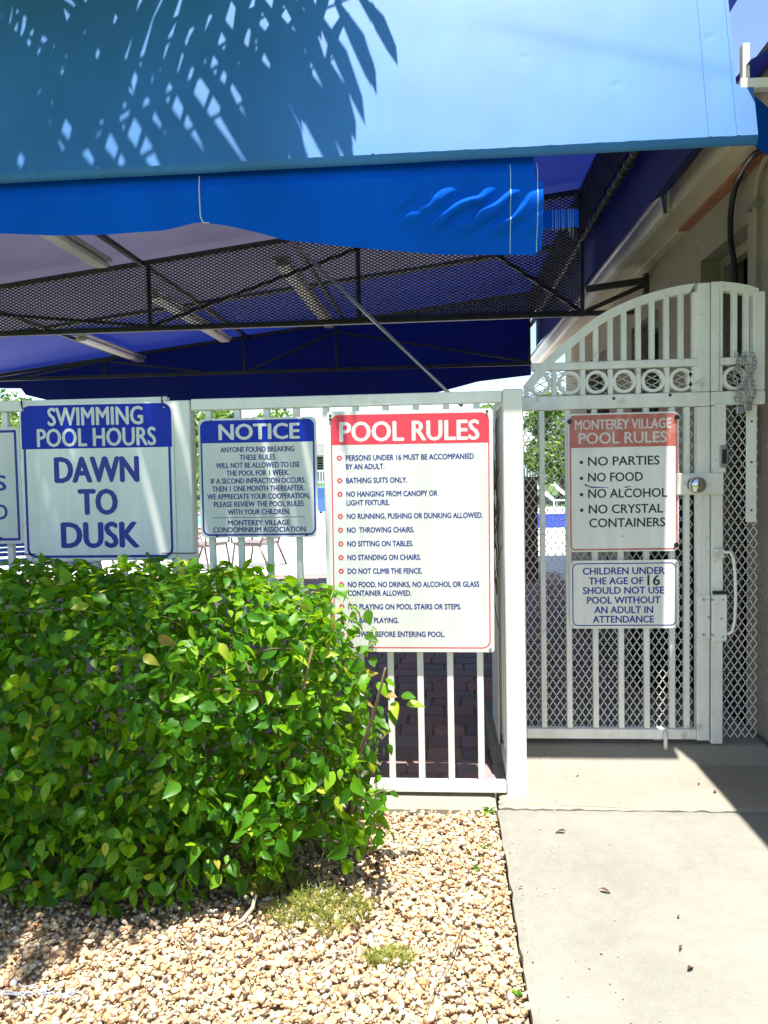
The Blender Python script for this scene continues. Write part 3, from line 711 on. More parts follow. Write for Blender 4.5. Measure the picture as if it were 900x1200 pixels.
# ------------------------------------------------------------------ signs
def rounded(x0, x1, z0, z1, r_, n=6):
    pts = []
    for cx, cz, a0 in ((x1-r_, z1-r_, 0), (x0+r_, z1-r_, PI/2), (x0+r_, z0+r_, PI), (x1-r_, z0+r_, 1.5*PI)):
        for k in range(n+1): a = a0+PI/2*k/n; pts.append((cx+r_*math.cos(a), cz+r_*math.sin(a)))
    return pts
_c = bpy.data.curves.new('t', 'FONT'); _c.body = 'H'; _c.size = 1; _o = bpy.data.objects.new('t', _c); C.objects.link(_o)
_m = bpy.data.meshes.new_from_object(_o.evaluated_get(bpy.context.evaluated_depsgraph_get())); CAP = max(v.co.y for v in _m.vertices); print('CAP', CAP)
bpy.data.objects.remove(_o); bpy.data.curves.remove(_c); bpy.data.meshes.remove(_m)
def text_mesh(s, x0, x1, zc, cap, y, bold=.02, spacing=1.0, mb=None):
    """letters laid flat facing the camera side, capitals 'cap' tall, fitted from x0 to x1"""
    cu = bpy.data.curves.new('t', 'FONT'); cu.body = s; cu.size = 1; cu.offset = 0; cu.space_character = spacing; cu.resolution_u = 3; cu.fill_mode = 'FRONT'
    ob = bpy.data.objects.new('t', cu); C.objects.link(ob)
    dg = bpy.context.evaluated_depsgraph_get(); me = bpy.data.meshes.new_from_object(ob.evaluated_get(dg))
    xs = [v.co.x for v in me.vertices]
    mnx, mxx = min(xs), max(xs)
    H = CAP
    sx = (x1-x0)/(mxx-mnx); sz = cap/H
    mb = mb or MB()
    b = bold*sz*.9
    for k, (dx, dz) in enumerate(((0, 0), (b, 0), (-b, 0), (0, b*.6), (0, -b*.6)) if bold > 0 else ((0, 0),)):
        mb.add([(x0+(v.co.x-mnx)*sx+dx, y-.00001*k, zc+(v.co.y-H/2)*sz+dz) for v in me.vertices], [tuple(p.vertices) for p in me.polygons])
    bpy.data.objects.remove(ob); bpy.data.curves.remove(cu); bpy.data.meshes.remove(me)
    return mb
class Sign:
    def __init__(s, name, label, tl, W, H, Y, rim=.012, corner=.03, th=.003, mat=None):
        s.x, s.z, s.W, s.H, s.Y = tl[0], tl[1], W, H, Y
        s.o = thing(name, label, 'sign', (tl[0]+W/2, Y, tl[1]-H))
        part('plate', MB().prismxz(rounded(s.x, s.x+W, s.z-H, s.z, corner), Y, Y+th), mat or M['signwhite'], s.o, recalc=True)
    def P(s, u, v): return (s.x+u*s.W, s.z-v*s.H)
    def border(s, inset, wd_, r_, mat, y=-.0002):
        a = rounded(s.x+inset, s.x+s.W-inset, s.z-s.H+inset, s.z-inset, r_); b_ = rounded(s.x+inset+wd_, s.x+s.W-inset-wd_, s.z-s.H+inset+wd_, s.z-inset-wd_, max(r_-wd_, .002))
        n = len(a); mb = MB(); mb.add([(x, s.Y+y, z) for x, z in a+b_], [(i, n+i, n+(i+1) % n, (i+1) % n) for i in range(n)])
        part('border', mb, mat, s.o)
    def header(s, inset, v1, r_, mat, y=-.0003):
        x0, x1, z1, z0 = s.x+inset, s.x+s.W-inset, s.z-inset, s.z-v1*s.H
        pts = [(x0, z0), (x1, z0)]+[(x1-r_+r_*math.cos(a*PI/12), z1-r_+r_*math.sin(a*PI/12)) for a in range(0, 7)]+[(x0+r_+r_*math.cos(PI/2+a*PI/12), z1-r_+r_*math.sin(PI/2+a*PI/12)) for a in range(0, 7)]
        mb = MB(); mb.add([(x, s.Y+y, z) for x, z in pts], [tuple(range(len(pts)))]); part('header', mb, mat, s.o)
    def lines(s, rows, mat, bold, y=-.0005, name='lettering'):
        for (txt, u0, u1, vc, cap) in rows:
            x0, zc = s.P(u0, vc); x1, _ = s.P(u1, vc); part(name, text_mesh(txt, x0, x1, zc, cap*s.H, s.Y+y, bold), mat, s.o)
    def bolt(s, u, v, r_=.005, mat=None):
        x, z = s.P(u, v); part('bolt', disc(MB(), x, z, r_, s.Y-.004, s.Y-.0002), mat or M['black'], s.o)
    def tilt(s, deg):   # small roll about the base empty
        s.o.rotation_euler[1] = math.radians(deg)

YS = YF-.012
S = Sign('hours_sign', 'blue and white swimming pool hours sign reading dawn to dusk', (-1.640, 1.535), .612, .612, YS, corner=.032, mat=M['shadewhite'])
S.border(.012, .010, .036, M['blueink']); S.header(.006, .285, .036, M['blue'])
S.lines([('SWIMMING', .19, .805, .083, .110), ('POOL HOURS', .115, .885, .215, .110)], M['signwhite'], .026, name='header_lettering')
S.lines([('DAWN', .225, .765, .42, .155), ('TO', .375, .62, .625, .155), ('DUSK', .255, .755, .835, .155)], M['blueink'], .042)
for u, sg in ((.03, 1), (.945, 1)):
    x, z = S.P(u, .035); part('tie_wire', MB().tube([(x, YS-.004, z), (x-.006*sg, YS-.006, z+.03), (x-.010*sg, YF-.006, 1.520), (x-.011*sg, YF-.004, 1.558), (x-.010*sg, YF+.05, 1.560)], .0022, 6), M['black'], S.o)
x, z = S.P(.97, .955); part('tie_wire', MB().tube([(x-.04, YS-.003, z), (x, YS-.004, z+.001), (x+.06, YF-.010, z-.001), (x+.095, YF-.0085, z)], .002, 6), M['black'], S.o)
x, z = S.P(.03, .955); part('tie_wire', MB().tube([(x-.03, YS-.003, z), (x+.03, YS-.004, z+.001)], .002, 6), M['black'], S.o)
S.bolt(.03, .035, .004, M['steel']); S.bolt(.945, .035, .004, M['steel'])
S.tilt(.3)

S = Sign('notice_sign', 'square blue and white notice sign with nine lines of small print', (-.930, 1.462), .457, .457, YS, corner=.022)
S.border(.008, .007, .026, M['blueink']); S.header(.008, .205, .026, M['blue'])
S.lines([('NOTICE', .18, .855, .115, .125)], M['signwhite'], .035, name='header_lettering')
c = lambda txt, w_, v, cap=.043: (txt, .5-w_/1230, .5+w_/1230, v, cap)
S.lines([c('ANYONE FOUND BREAKING', 383, .262), c('THESE RULES', 185, .328), c('WILL NOT BE ALLOWED TO USE', 435, .393), c('THE POOL FOR 1 WEEK.', 328, .458), c('IF A SECOND INFRACTION OCCURS.', 492, .523), c('THEN 1 ONE MONTH THEREAFTER.', 480, .588), c('WE APPRECIATE YOUR COOPERATION,', 535, .653), c('PLEASE REVIEW THE POOL RULES', 468, .718), c('WITH YOUR CHILDREN.', 324, .783), c('MONTEREY VILLAGE', 323, .874, .042), c('CONDOMINIUM ASSOCIATION', 482, .932, .042)], M['navyink'], .03)
x0, z = S.P(.11, .830); x1, _ = S.P(.89, .83); mb = MB(); mb.add([(x0, YS-.0005, z-.001), (x1, YS-.0005, z-.001), (x1, YS-.0005, z+.001), (x0, YS-.0005, z+.001)], [(0,1,2,3)]); part('rule_line', mb, M['navyink'], S.o)
for u, v in ((.11, .022), (.89, .022), (.14, .985), (.9, .985)): S.bolt(u, v, .0042)
S.tilt(.2)

S = Sign('pool_rules_sign', 'tall white sign with red header listing twelve pool rules in small print', (-.436, 1.476), .622, .915, YS-.001, corner=.012)
S.border(.014, .0045, .03, M['red']); S.header(.0145, .138, .03, M['red'])
S.lines([('POOL RULES', .08, .915, .085, .078)], M['signwhite'], .03, name='header_lettering')
rows = [('PERSONS UNDER 16 MUST BE ACCOMPANIED', 523, .192, 1), ('BY AN ADULT.', 158, .228, 0), ('BATHING SUITS ONLY.', 250, .285, 1), ('NO HANGING FROM CANOPY OR', 374, .341, 1), ('LIGHT FIXTURE.', 177, .377, 0), ('NO RUNNING, PUSHING OR DUNKING ALLOWED.', 557, .433, 1), ('NO  THROWING CHAIRS.', 277, .490, 1), ('NO SITTING ON TABLES.', 272, .547, 1), ('NO STANDING ON CHAIRS.', 303, .604, 1), ('DO NOT CLIMB THE FENCE.', 307, .661, 1), ('NO FOOD, NO DRINKS, NO ALCOHOL OR GLASS', 541, .717, 1), ('CONTAINER ALLOWED.', 262, .753, 0), ('NO PLAYING ON POOL STAIRS OR STEPS.', 466, .810, 1), ('NO BALL PLAYING.', 208, .867, 1), ('SHOWER BEFORE ENTERING POOL.', 398, .925, 1)]
S.lines([(t, .113, .113+w_/678, v, .0215) for t, w_, v, _ in rows], M['navyink'], .03)
for t, w_, v, fl_ in rows:
    if not fl_: continue
    x, z = S.P(.073, v); mb = MB(); n = 12
    r1, r2 = .0115, .0045
    vs = [(x+r_*math.cos(2*PI*k/n), S.Y-.0005, z+r_*math.sin(2*PI*k/n)) for r_ in (r1, r2) for k in range(n)]
    for k in range(n):
        if k % 2: vs[k] = (x+.0085*math.cos(2*PI*k/n), S.Y-.0005, z+.0085*math.sin(2*PI*k/n))
    mb.add(vs, [(k, (k+1) % n, n+(k+1) % n, n+k) for k in range(n)]); part('bullet', mb, M['red'], S.o)
for u, v in ((.022, .018), (.022, .033), (.965, .012)): S.bolt(u, v, .0045)
S.bolt(.975, .988, .006, M['steel'])
S.tilt(.35)

YGS = YG-.008
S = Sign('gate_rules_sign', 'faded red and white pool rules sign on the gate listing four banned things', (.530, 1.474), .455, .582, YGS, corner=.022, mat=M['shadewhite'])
S.border(.006, .007, .02, M['oldred']); S.header(.0065, .245, .02, M['oldred'])
S.lines([('MONTEREY VILLAGE', .065, .93, .08, .068), ('POOL RULES', .10, .89, .178, .078)], M['signwhite'], .02, name='header_lettering')
S.lines([('NO PARTIES', .182, .825, .344, .062), ('NO FOOD', .182, .675, .459, .062), ('NO ALCOHOL', .182, .893, .577, .062), ('NO CRYSTAL', .187, .855, .69, .062), ('CONTAINERS', .19, .875, .79, .062)], M['blackink'], .022)
for v in (.35, .465, .583, .696):
    x, z = S.P(.12, v); mb = MB(); disc(mb, x, z, .0075, S.Y-.0006, S.Y-.0002); part('bullet', mb, M['blackink'], S.o)
for u, v in ((.015, .055), (.98, .042), (.975, .957)): S.bolt(u, v, .010)
S.bolt(.49, .125, .0035, M['steel']); S.bolt(.49, .89, .0035, M['steel'])
sm = MB()
for u0, v0, u1, v1, hh in ((.15, .512, .21, .53, .004), (.20, .53, .36, .535, .003), (.51, .535, .57, .53, .003)):
    x0, z0 = S.P(u0, v0); x1, z1 = S.P(u1, v1); sm.add([(x0, S.Y-.0009, z0-hh), (x1, S.Y-.0009, z1-hh*.3), (x1, S.Y-.0009, z1+hh*.3), (x0, S.Y-.0009, z0+hh)], [(0,1,2,3)])
part('scuff', sm, M['blueink'], S.o)
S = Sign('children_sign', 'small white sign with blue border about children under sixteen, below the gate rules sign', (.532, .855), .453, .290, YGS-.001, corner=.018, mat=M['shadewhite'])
S.border(.011, .0045, .024, M['blueink'])
e = lambda txt, a_, b_, v: (txt, (a_-217)/365, (b_-217)/365, v, .098)
S.lines([e('CHILDREN UNDER', 262, 534, .155), e('THE AGE OF', 282, 463, .30), e('SHOULD NOT USE', 262, 532, .44), e('POOL WITHOUT', 276, 520, .583), e('AN ADULT IN', 300, 495, .726), e('ATTENDANCE', 295, 498, .865)], M['blueink'], .03)
S.lines([('16', .715, .825, .295, .145)], M['blackink'], .025, name='sticker_number')
for u, v in ((.025, .04), (.975, .04), (.025, .96), (.975, .96)): S.bolt(u, v, .004, M['steel'])

a = atY(22, 500, YS); b_ = atY(24, 637, YS)
S = Sign('blue_bordered_sign', 'white sign with blue border cut off by the left edge of the picture', (a.x-.457, a.z), .457, a.z-b_.z, YS, corner=.012)
S.border(.012, .010, .006, M['blueink'])
sx = (atY(7, 566, YS).x-S.x)/S.W; S.lines([('S', sx-.095, sx, (S.z-atY(0, 566, YS).z)/S.H, .125), ('D', sx-.095, sx, (S.z-atY(0, 600, YS).z)/S.H, .125)], M['blueink'], .03)
S.bolt(.80, .95, .004); 

# ------------------------------------------------------------------ canopy
def roof_z(x): return 2.985+.117*(x+.0)
cano = thing('pool_canopy', 'blue canvas canopy on dark steel trusses over the pool entrance', 'canopy', (-1, 4.5, 0))
YV = 2.70; ZV = 2.315
XVR = atY(887, 130, YV+.02).x
# valance: grid with gentle dimples
def grid(nx, nz, fn, smooth=True, thick=None):
    mb = MB(); vs = [fn(i/nx, j/nz) for j in range(nz+1) for i in range(nx+1)]
    fs = [(j*(nx+1)+i, j*(nx+1)+i+1, (j+1)*(nx+1)+i+1, (j+1)*(nx+1)+i) for j in range(nz) for i in range(nx)]
    mb.add(vs, fs, smooth); return mb
ZVT = atY(880, 99, YV+.06).z
dimp = []
for px, py, am in ((618, 55, .0009), (724, 95, .0009), (838, 32, .0015)):
    q = atY(px, py, YV+.03); dimp.append((q.x, q.z, am))
VX0 = -4.2
def vfn(u, v):
    z = ZV+.028+(3.30-ZV-.028)*v; xr = XVR-(.062+.004*math.sin(z*60) if z > ZVT else 0); x = VX0+(XVR-VX0)*u
    if x > xr-.03: x = xr-.03+(x-(xr-.03))*(.03/(XVR-xr+.03))
    y = YV+(z-ZV)*.24
    y += (.0025 if x < -.3 else .0008)*noise.noise(Vector((x*2.2, z*3, 1)))+.0008*noise.noise(Vector((x*9, z*7, 4)))
    for dx, dz, am in dimp:
        d = math.hypot(x-dx, (z-dz)*2.2); y += 2*am*math.exp(-(d/.011)**2)
    # diagonal tension crease
    l = (z-(2.80-.30*(x-.25))); 
    if x > .1: y -= .0016*math.tanh(l/.03)*min(1, (x-.1)*3)
    z += .0025*noise.noise(Vector((x*25, 0, 7)))*(1-v)**6
    return (x, y, z)
va = part('valance', grid(420, 90, vfn), M['valance'], cano)
hm = MB(); N = 300; vs = []
for i in range(N+1):
    x = VX0+(XVR-VX0)*i/N; wv = .0025*noise.noise(Vector((x*25, 0, 7)))
    yb = YV+.028*.24+.0012*noise.noise(Vector((x*2.2, (ZV+.028)*3, 1)))+.0008*noise.noise(Vector((x*9, (ZV+.028)*7, 4)))
    vs += [(x, yb-.001, ZV+.028+wv), (x, yb+.003, ZV+.012), (x, yb+.014, ZV+.001*math.sin(x*9)), (x, yb+.030, ZV+.006)]
hm.add(vs, [(i*4+j, (i+1)*4+j, (i+1)*4+j+1, i*4+j+1) for i in range(N) for j in range(3)], True)
part('hem', hm, M['valance'], va)
# seams on the valance (thin proud strips)
for px in (436, 829, 862):
    x = atY(px, 90, YV+.04).x; mb = MB(); vs = []
    for j in range(31):
        z = ZV+.03+(3.27-ZV-.03)*j/30; u = (x-VX0)/(XVR-VX0); v = (z-ZV-.028)/(3.30-ZV-.028)
        y = vfn(u, v)[1]-.0022; vs += [(x-.006, y, z), (x+.006, y, z)]
    mb.add(vs, [(2*j, 2*j+1, 2*j+3, 2*j+2) for j in range(30)], True); part('seam', mb, M['valance'], va)
# right corner: short return, darker side piece and bare frame end
q1 = atY(887, 100, YV+.03)
def cfn(u, v):
    x = XVR-.004+(1.30-XVR)*u; z = ZV+.02+(atY(887, 104, YV+.03).z-ZV-.02)*v
    return (x, YV+.06+.25*u+.006*noise.noise(Vector((x*8, z*8, 2))), z)
part('corner_wrap', grid(12, 12, cfn), M['flap'], cano)
fr = MB(); a = atY(872, 92, YV+.08); b_ = atY(872, 52, YV+.08)
fr.box(a.x-.008, a.x+.016, YV+.07, YV+.10, a.z-.02, b_.z, .002); part('frame_post', fr, M['gutter'], cano)
a = atY(868, 99, YV+.05); b_ = atY(899, 92, YV+.05)
part('frame_rail', MB().box(a.x, b_.x+.25, YV+.05, YV+.09, a.z-.012, b_.z+.006, .002), M['gutter'], cano)

# hanging flap behind the valance
fb_px = [(-60, 273), (0, 272), (60, 274), (120, 273), (190, 268), (225, 260), (233, 259), (262, 262), (300, 270), (330, 278), (390, 284), (450, 289), (520, 294), (600, 294), (628, 294), (637, 287)]
fbp = [atY(x, y, 2.74) for x, y in fb_px]; FX0 = -4.0; FX1 = fbp[-1].x
def fbot(x):
    if x <= fbp[0].x: return fbp[0].z
    for a, b_ in zip(fbp[:-1], fbp[1:]):
        if a.x <= x <= b_.x: return a.z+(b_.z-a.z)*(x-a.x)/(b_.x-a.x)
    return fbp[-1].z
# diagonal puckers near the free right end
ridges = []
for (xa, ya, xb, yb, wd_) in ((447, 258, 510, 245, .010), (500, 280, 540, 255, .007), (512, 280, 590, 252, .010), (540, 288, 600, 262, .010), (570, 285, 632, 240, .012), (448, 232, 465, 238, .006), (442, 245, 470, 243, .005), (600, 262, 636, 262, .022), (604, 280, 637, 276, .016)):
    A = atY(xa, ya, 2.73); B = atY(xb, yb, 2.73); ridges.append((A.x, A.z, B.x, B.z, wd_))
def flap_y(x, z):
    y = 2.745+.010*noise.noise(Vector((x*1.2, z*1.5, 0)))+.004*noise.noise(Vector((x*5, z*6, 5)))
    zb = fbot(x); k = max(0, 1-(z-zb)/.25)
    y += .010*k*math.sin(x*3.1)
    LZ = 3.245-.231*z; y = max(y-.012, LZ+.0085+.002*noise.noise(Vector((x*5, z*6, 5))))
    if x > -.16 and z < 2.32:
        wx = max(0, min(1, (x+.14)/.16)); zc = 2.150-.05*(x-.1); wz = math.exp(-((z-zc)/(.055+.018*wx))**4)
        ph = (z-.62*x)*78+3.2*noise.noise(Vector((x*7, z*7, 3)))+1.2*noise.noise(Vector((x*22, z*22, 9)))
        cr_ = (.5+.5*math.sin(ph))**1.1; rgt = max(0, min(1, (x-.27)/.06)); cr_ = cr_*(1-rgt)+(.55+.45*cr_)*rgt
        cr_ *= .62+.95*max(0, min(1, .5+1.3*noise.noise(Vector((x*9, z*11, 14)))+.5*rgt))
        y -= .0205*min(1, cr_)*wz*(.35+.65*wx)
    return y
def ffn(u, v):
    x = FX0+(FX1-FX0)*u; zb = fbot(x); zt = 2.50; z = zb+(zt-zb)*v
    if x > FX1-.03: x = min(x, FX1-(.028 if z > 2.235 else 0))
    y = flap_y(x, z)
    if z > 2.27: y = y+(2.775-y)*min(1, (z-2.27)/.08)
    return (x, y, z)
flp = part('drop_flap', grid(1100, 90, ffn), M['flap'], cano)
for px in (597, 628):
    x = atY(px, 240, 2.79).x; mb = MB(); vs = []
    for j in range(40):
        z = fbot(x)+.004+(2.30-fbot(x))*j/39; y = ffn((x-FX0)/(FX1-FX0), (z-fbot(x))/(2.5-fbot(x)))[1]-.0015; vs += [(x-.0012, y, z), (x+.0012, y, z)]
    mb.add(vs, [(2*j, 2*j+1, 2*j+3, 2*j+2) for j in range(39)]); part('stitching', mb, M['lightblue'], flp)
# torn strip
a = atY(637, 247, 2.86); b_ = atY(678, 266, 2.86)
def sfn(u, v):
    x = a.x-.01+(b_.x-a.x+.01)*u; z = b_.z+(a.z-b_.z)*v+(.006*noise.noise(Vector((x*60, 0, 0))) if v in (0, 1) else 0); return (x, 2.86+.004*math.sin(u*60), z)
part('torn_strip', grid(60, 4, sfn), M['flap'], cano)
th = MB()
for k in range(9):
    x = a.x+.03+k*.009+R.uniform(-.003, .003); th.tube([(x, 2.853, a.z), (x+R.uniform(-.003, .003), 2.855, b_.z-.01-.05*R.random()*(k > 5))], .0007, 4)
part('loose_thread', th, M['lightblue'], cano)
x = atY(233, 230, 2.71).x; zz = atY(233, 260, 2.71).z
part('cord', MB().tube([(x, 2.722, 2.305), (x+.001, 2.712, 2.25), (x+.002, 2.714, zz+.02), (x+.01, 2.716, zz-.001), (x+.03, 2.725, zz+.0)], .0022, 6), M['cord'], cano)

# roof sheets
RX0, RX1 = -7, 1.24
def rfn(y0, y1, RX0=RX0, RX1=RX1):
    def f(u, v):
        x = RX0+(RX1-RX0)*u; ya = YV+(roof_z(x)+.035-ZV)*.24+.004 if y0 < 3.1 else y0; y = ya+(y1-ya)*v
        sag = .035*math.sin(PI*((y-2.9) % 2.4)/2.4)
        return (x, y, roof_z(x)+.045-sag+.006*noise.noise(Vector((x*2, y*2, 0))))
    return f
part('roof_sheet', grid(60, 40, rfn(3.02, 6.55, RX0, .40)), M['roof_fabric'], cano)
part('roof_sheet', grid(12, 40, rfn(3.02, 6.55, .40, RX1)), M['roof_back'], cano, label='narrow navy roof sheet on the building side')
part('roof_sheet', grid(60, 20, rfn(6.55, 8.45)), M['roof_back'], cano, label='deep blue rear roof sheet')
# side fabric above the gutter and back wall
def sidefn(u, v):
    y = 2.95+5.5*u; zl = 2.545+.012*math.sin(u*14); z = zl+(3.22-zl)*v; return (1.035+.02*math.sin(y*2.2)*(1-v), y, z)
def wrapfn(u, v):
    x = 1.052+.143*u; y = YV-.14*u+.03*(1-u)+(4.10-YV)*v; return (x, y, 2.60+.07*u*u+.015*math.sin(v*5)*(1-u)+.004*noise.noise(Vector((x*12, y*4, 1))))
part('eave_wrap', grid(10, 30, wrapfn), M['navy'], cano)  # navy wrap to the eave; front edge pushed forward to block sun
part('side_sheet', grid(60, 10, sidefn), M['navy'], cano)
bpx = [(-60, 455), (26, 455), (27, 462), (60, 470), (230, 474), (290, 476), (470, 470), (520, 458), (560, 447), (622, 440)]
bp = [atY(x, y, 8.42) for x, y in bpx]
def bz(x):
    if x <= bp[0].x: return bp[0].z
    for a_, c_ in zip(bp[:-1], bp[1:]):
        if a_.x <= x <= c_.x: return a_.z+(c_.z-a_.z)*(x-a_.x)/max(1e-6, c_.x-a_.x)
    return bp[-1].z
def bfn(u, v):
    x = -7.5+(bp[-1].x+7.5)*u; z = bz(x)+(roof_z(x)+.05-bz(x))*v; return (x, 8.42+.02*math.sin(x*5)*(1-v), z)
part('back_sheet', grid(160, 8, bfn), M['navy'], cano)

# trusses
def truss(Y, zb, xr, label, verts, webs, meshpanel=False):
    t = part('truss', MB().bar((-6.5, Y, zb), (xr+.02, Y, zb), .035, .035), M['dark'], cano, label=label)
    part('top_chord', MB().bar((-6.5, Y, roof_z(-6.5)-.01), (xr, Y, roof_z(xr)-.01), .035, .035), M['dark'], t)
    for x in verts: part('strut', MB().bar((x, Y, zb+.02), (x, Y, roof_z(x)-.02), .026, .026), M['dark'], t)
    for (x0, x1) in webs:
        (xa, za), (xb, zb2) = x0, x1; part('web', MB().bar((xa, Y+.002, za), (xb, Y+.002, zb2), .022, .022), M['dark'], t)
    return t
Y1 = 5.3; Z1 = 2.285
t1 = truss(Y1, Z1, .955, 'front truss filled with expanded metal mesh', [-3.9, -2.02, -.55, .955], [((-2.0, Z1+.02), (.0, roof_z(0)-.03)), ((-3.9, roof_z(-3.9)-.02), (-2.05, Z1+.02)), ((.02, roof_z(0)-.03), (.94, Z1+.02))])
em = MB(); exmetal(em, -5.6, .94, Z1, 3.1, .042, .021, .0066, .004, False, inside=lambda x, z: z < roof_z(x)-.02, put=lambda x, y, z: (x, Y1-.022+y, z))
part('mesh_panel', em, M['mesh'], t1)
Y2 = 8.2; Z2 = 2.36
t2 = truss(Y2, Z2, .93, 'rear truss in front of the navy back sheet', [-3.65, -2.10, -1.10, .93], [((-4.6, Z2+.02), (-3.65, 2.53)), ((-3.65, 2.53), (-2.6, Z2+.02)), ((-2.1, Z2), (-1.1, roof_z(-1.1)-.1)), ((-1.1, roof_z(-1.1)-.1), (.93, Z2+.02))])
t3 = part('rafter', MB().bar((-6.5, 6.6, roof_z(-6.5)+.01), (.955, 6.6, roof_z(.955)+.01), .045, .07), M['dark'], cano)
# purlins / side chords along Y
for x in (-3.45, -2.06, -1.0): part('purlin', MB().bar((x, 3.1, roof_z(x)-.012), (x, 8.3, roof_z(x)-.012), .03, .03, (0, 0, 1)), M['dark'], cano)
XS = .957
part('side_chord', MB().tube([(XS, 2.9, 2.77), (XS, 8.3, 2.77)], .019, 8), M['dark'], cano)
part('side_chord', MB().tube([(XS, 2.9, roof_z(XS)-.01), (XS, 8.3, roof_z(XS)-.01)], .017, 8), M['dark'], cano)
part('side_strut', MB().bar((XS, 4.2, 2.78), (XS, 4.2, roof_z(XS)-.02), .03, .03), M['dark'], cano)
em = MB(); exmetal(em, 2.95, 8.2, 2.79, roof_z(XS)-.02, .042, .021, .0066, .004, False, put=lambda x, y, z: (XS-.03+y, x, z))
part('side_mesh', em, M['mesh'], cano)
ti = MB()
for k in range(40):
    y = 2.98+k*.13+R.uniform(-.02, .02); r_ = .024
    ti.tube([(XS+r_*math.cos(a_*PI/5), y+.004*a_/5, 2.77+r_*math.sin(a_*PI/5)) for a_ in range(11)], .0022, 4, caps=False)
part('tie_wires', ti, M['steel'], cano, kind='stuff')
# bracket from truss to wall
br = part('wall_bracket', MB().bar((.98, Y1, 2.445), (XW, Y1, 2.49), .04, .035).bar((.98, Y1, 2.30), (XW-.02, Y1, 2.46), .028, .03).bar((.98, Y1, 2.285), (XW-.05, Y1, 2.285), .03, .03).box(XW-.03, XW, Y1-.03, Y1+.03, 2.40, 2.53), M['dark'], cano)
part('support_post', MB().box(-6.2, -6.13, 5.3, 5.37, 0, 2.27), M['dark'], cano)
part('support_post', MB().box(-6.9, -6.83, 2.95, 3.02, 0, 2.2), M['dark'], cano)
# wind brace to the fence
a = atY(338, 279, 4.6); b_ = atY(541, 475, 3.5)
part('wind_brace', MB().tube([a, b_], [.011, .009], 8), M['steel'], cano)
# light fixtures
def fixture(x, y0, y1, label):
    z = roof_z(x)-.004; t = thing('strip_light', label, 'light', (x, (y0+y1)/2, z-.06), 'strip lights under the canopy roof')
    part('housing', MB().box(x-.065, x+.065, y0, y1, z-.035, z-.006, .006), M['tube_light'], t)
    part('diffuser', MB().box(x-.055, x+.055, y0+.02, y1-.02, z-.075, z-.036, .015), M['tube_light'], t)
fixture(-2.24, 3.9, 5.07, 'unlit strip light nearest the front, just left of the middle purlin')
fixture(-3.30, 6.9, 8.35, 'unlit strip light farthest to the left, its end showing below the mesh')
fixture(-2.24, 5.9, 8.0, 'unlit strip light seen through the middle of the mesh panel')
fixture(-1.15, 5.6, 8.1, 'unlit strip light seen through the mesh beside the diagonal brace')

# ------------------------------------------------------------------ hedge
def leaf_mesh(L, W_, fold, curl, tip=1.0, name='leaf'):
    # ovate leaf along +X, face up +Z, origin at the stalk
    st = [(0, 0), (.12, .55), (.32, .98), (.55, .92), (.78, .52), (1, .02)]
    vs = []
    for t, h in st:
        z = -curl*L*t*t; vs.append((t*L, 0, z)); vs.append((t*L, h*W_/2, z+fold*h*W_/2)); vs.append((t*L, -h*W_/2, z+fold*h*W_/2))
    vs = np.array(vs)
    fs = []
    for i in range(len(st)-1):
        a_, b_2 = i*3, (i+1)*3
        fs += [(a_, b_2, b_2+1, a_+1), (a_, a_+2, b_2+2, b_2)]
    return vs, fs
LV = [leaf_mesh(.058, .036, .25, .15), leaf_mesh(.066, .040, .35, .30), leaf_mesh(.048, .032, .15, .05), leaf_mesh(.060, .034, .45, .42), leaf_mesh(.040, .024, .3, .2)]
LM = []
for vs, fs in LV:
    m_ = bpy.data.meshes.new('leaf'); m_.from_pydata(vs.tolist(), [], fs); m_.polygons.foreach_set('use_smooth', [True]*len(fs)); m_.materials.append(M['leaf']); LM.append(m_)
hb = (-1.2, 2.45, -.03)
hedge = thing('hedge', 'broad leafy green hedge in front of the fence at the left', 'hedge', hb)
# silhouette of the top and bottom, from the front, in metres at Y=2.35
tops = [(-3.0, .93), (-1.9, .92), (-1.35, .93), (-1.0, .945), (-.75, .93), (-.55, .91), (-.42, .87), (-.33, .80), (-.27, .70), (-.245, .55)]
def htop(x):
    for a_, c_ in zip(tops[:-1], tops[1:]):
        if a_[0] <= x <= c_[0]: return a_[1]+(c_[1]-a_[1])*(x-a_[0])/(c_[0]-a_[0])
    return tops[0][1] if x < tops[0][0] else .4
HX1 = -.265
def hedge_dist(p):
    """>0 inside, metres to the skin"""
    x, y, z = p
    lump = .10*noise.noise(Vector((x*4.2, y*4.2, z*4.2)))+.045*noise.noise(Vector((x*11, y*11, z*11+5)))
    zt = htop(x)-.25*max(0, abs(y-2.46)-.2)**1.3*2
    front = 2.035+.12*max(0, (z-.55)/.4)**2+.06*max(0, (.25-z)/.25)+max(0, (x+.75))*.30
    d = min(zt-z, (y-front), 2.86-y, (HX1+.0-x)*.9+.02*math.sin(z*9), z-(-.04+.05*noise.noise(Vector((x*3, y*3, 8)))+.14*max(0, min(1, (x+1.0)*2))))
    return d+lump
cands = []; tries = 0
while len(cands) < 16000 and tries < 400000:
    tries += 1
    p = (R.uniform(-2.35, -.12), R.uniform(1.98, 2.9), R.uniform(.02, 1.06)); d = hedge_dist(p)
    if d < 0 or d > .24: continue
    if d > .05 and R.random() < .45: continue
    if p[1] > 2.62 and p[2] < .8 and R.random() < .7: continue
    cands.append((p, d))
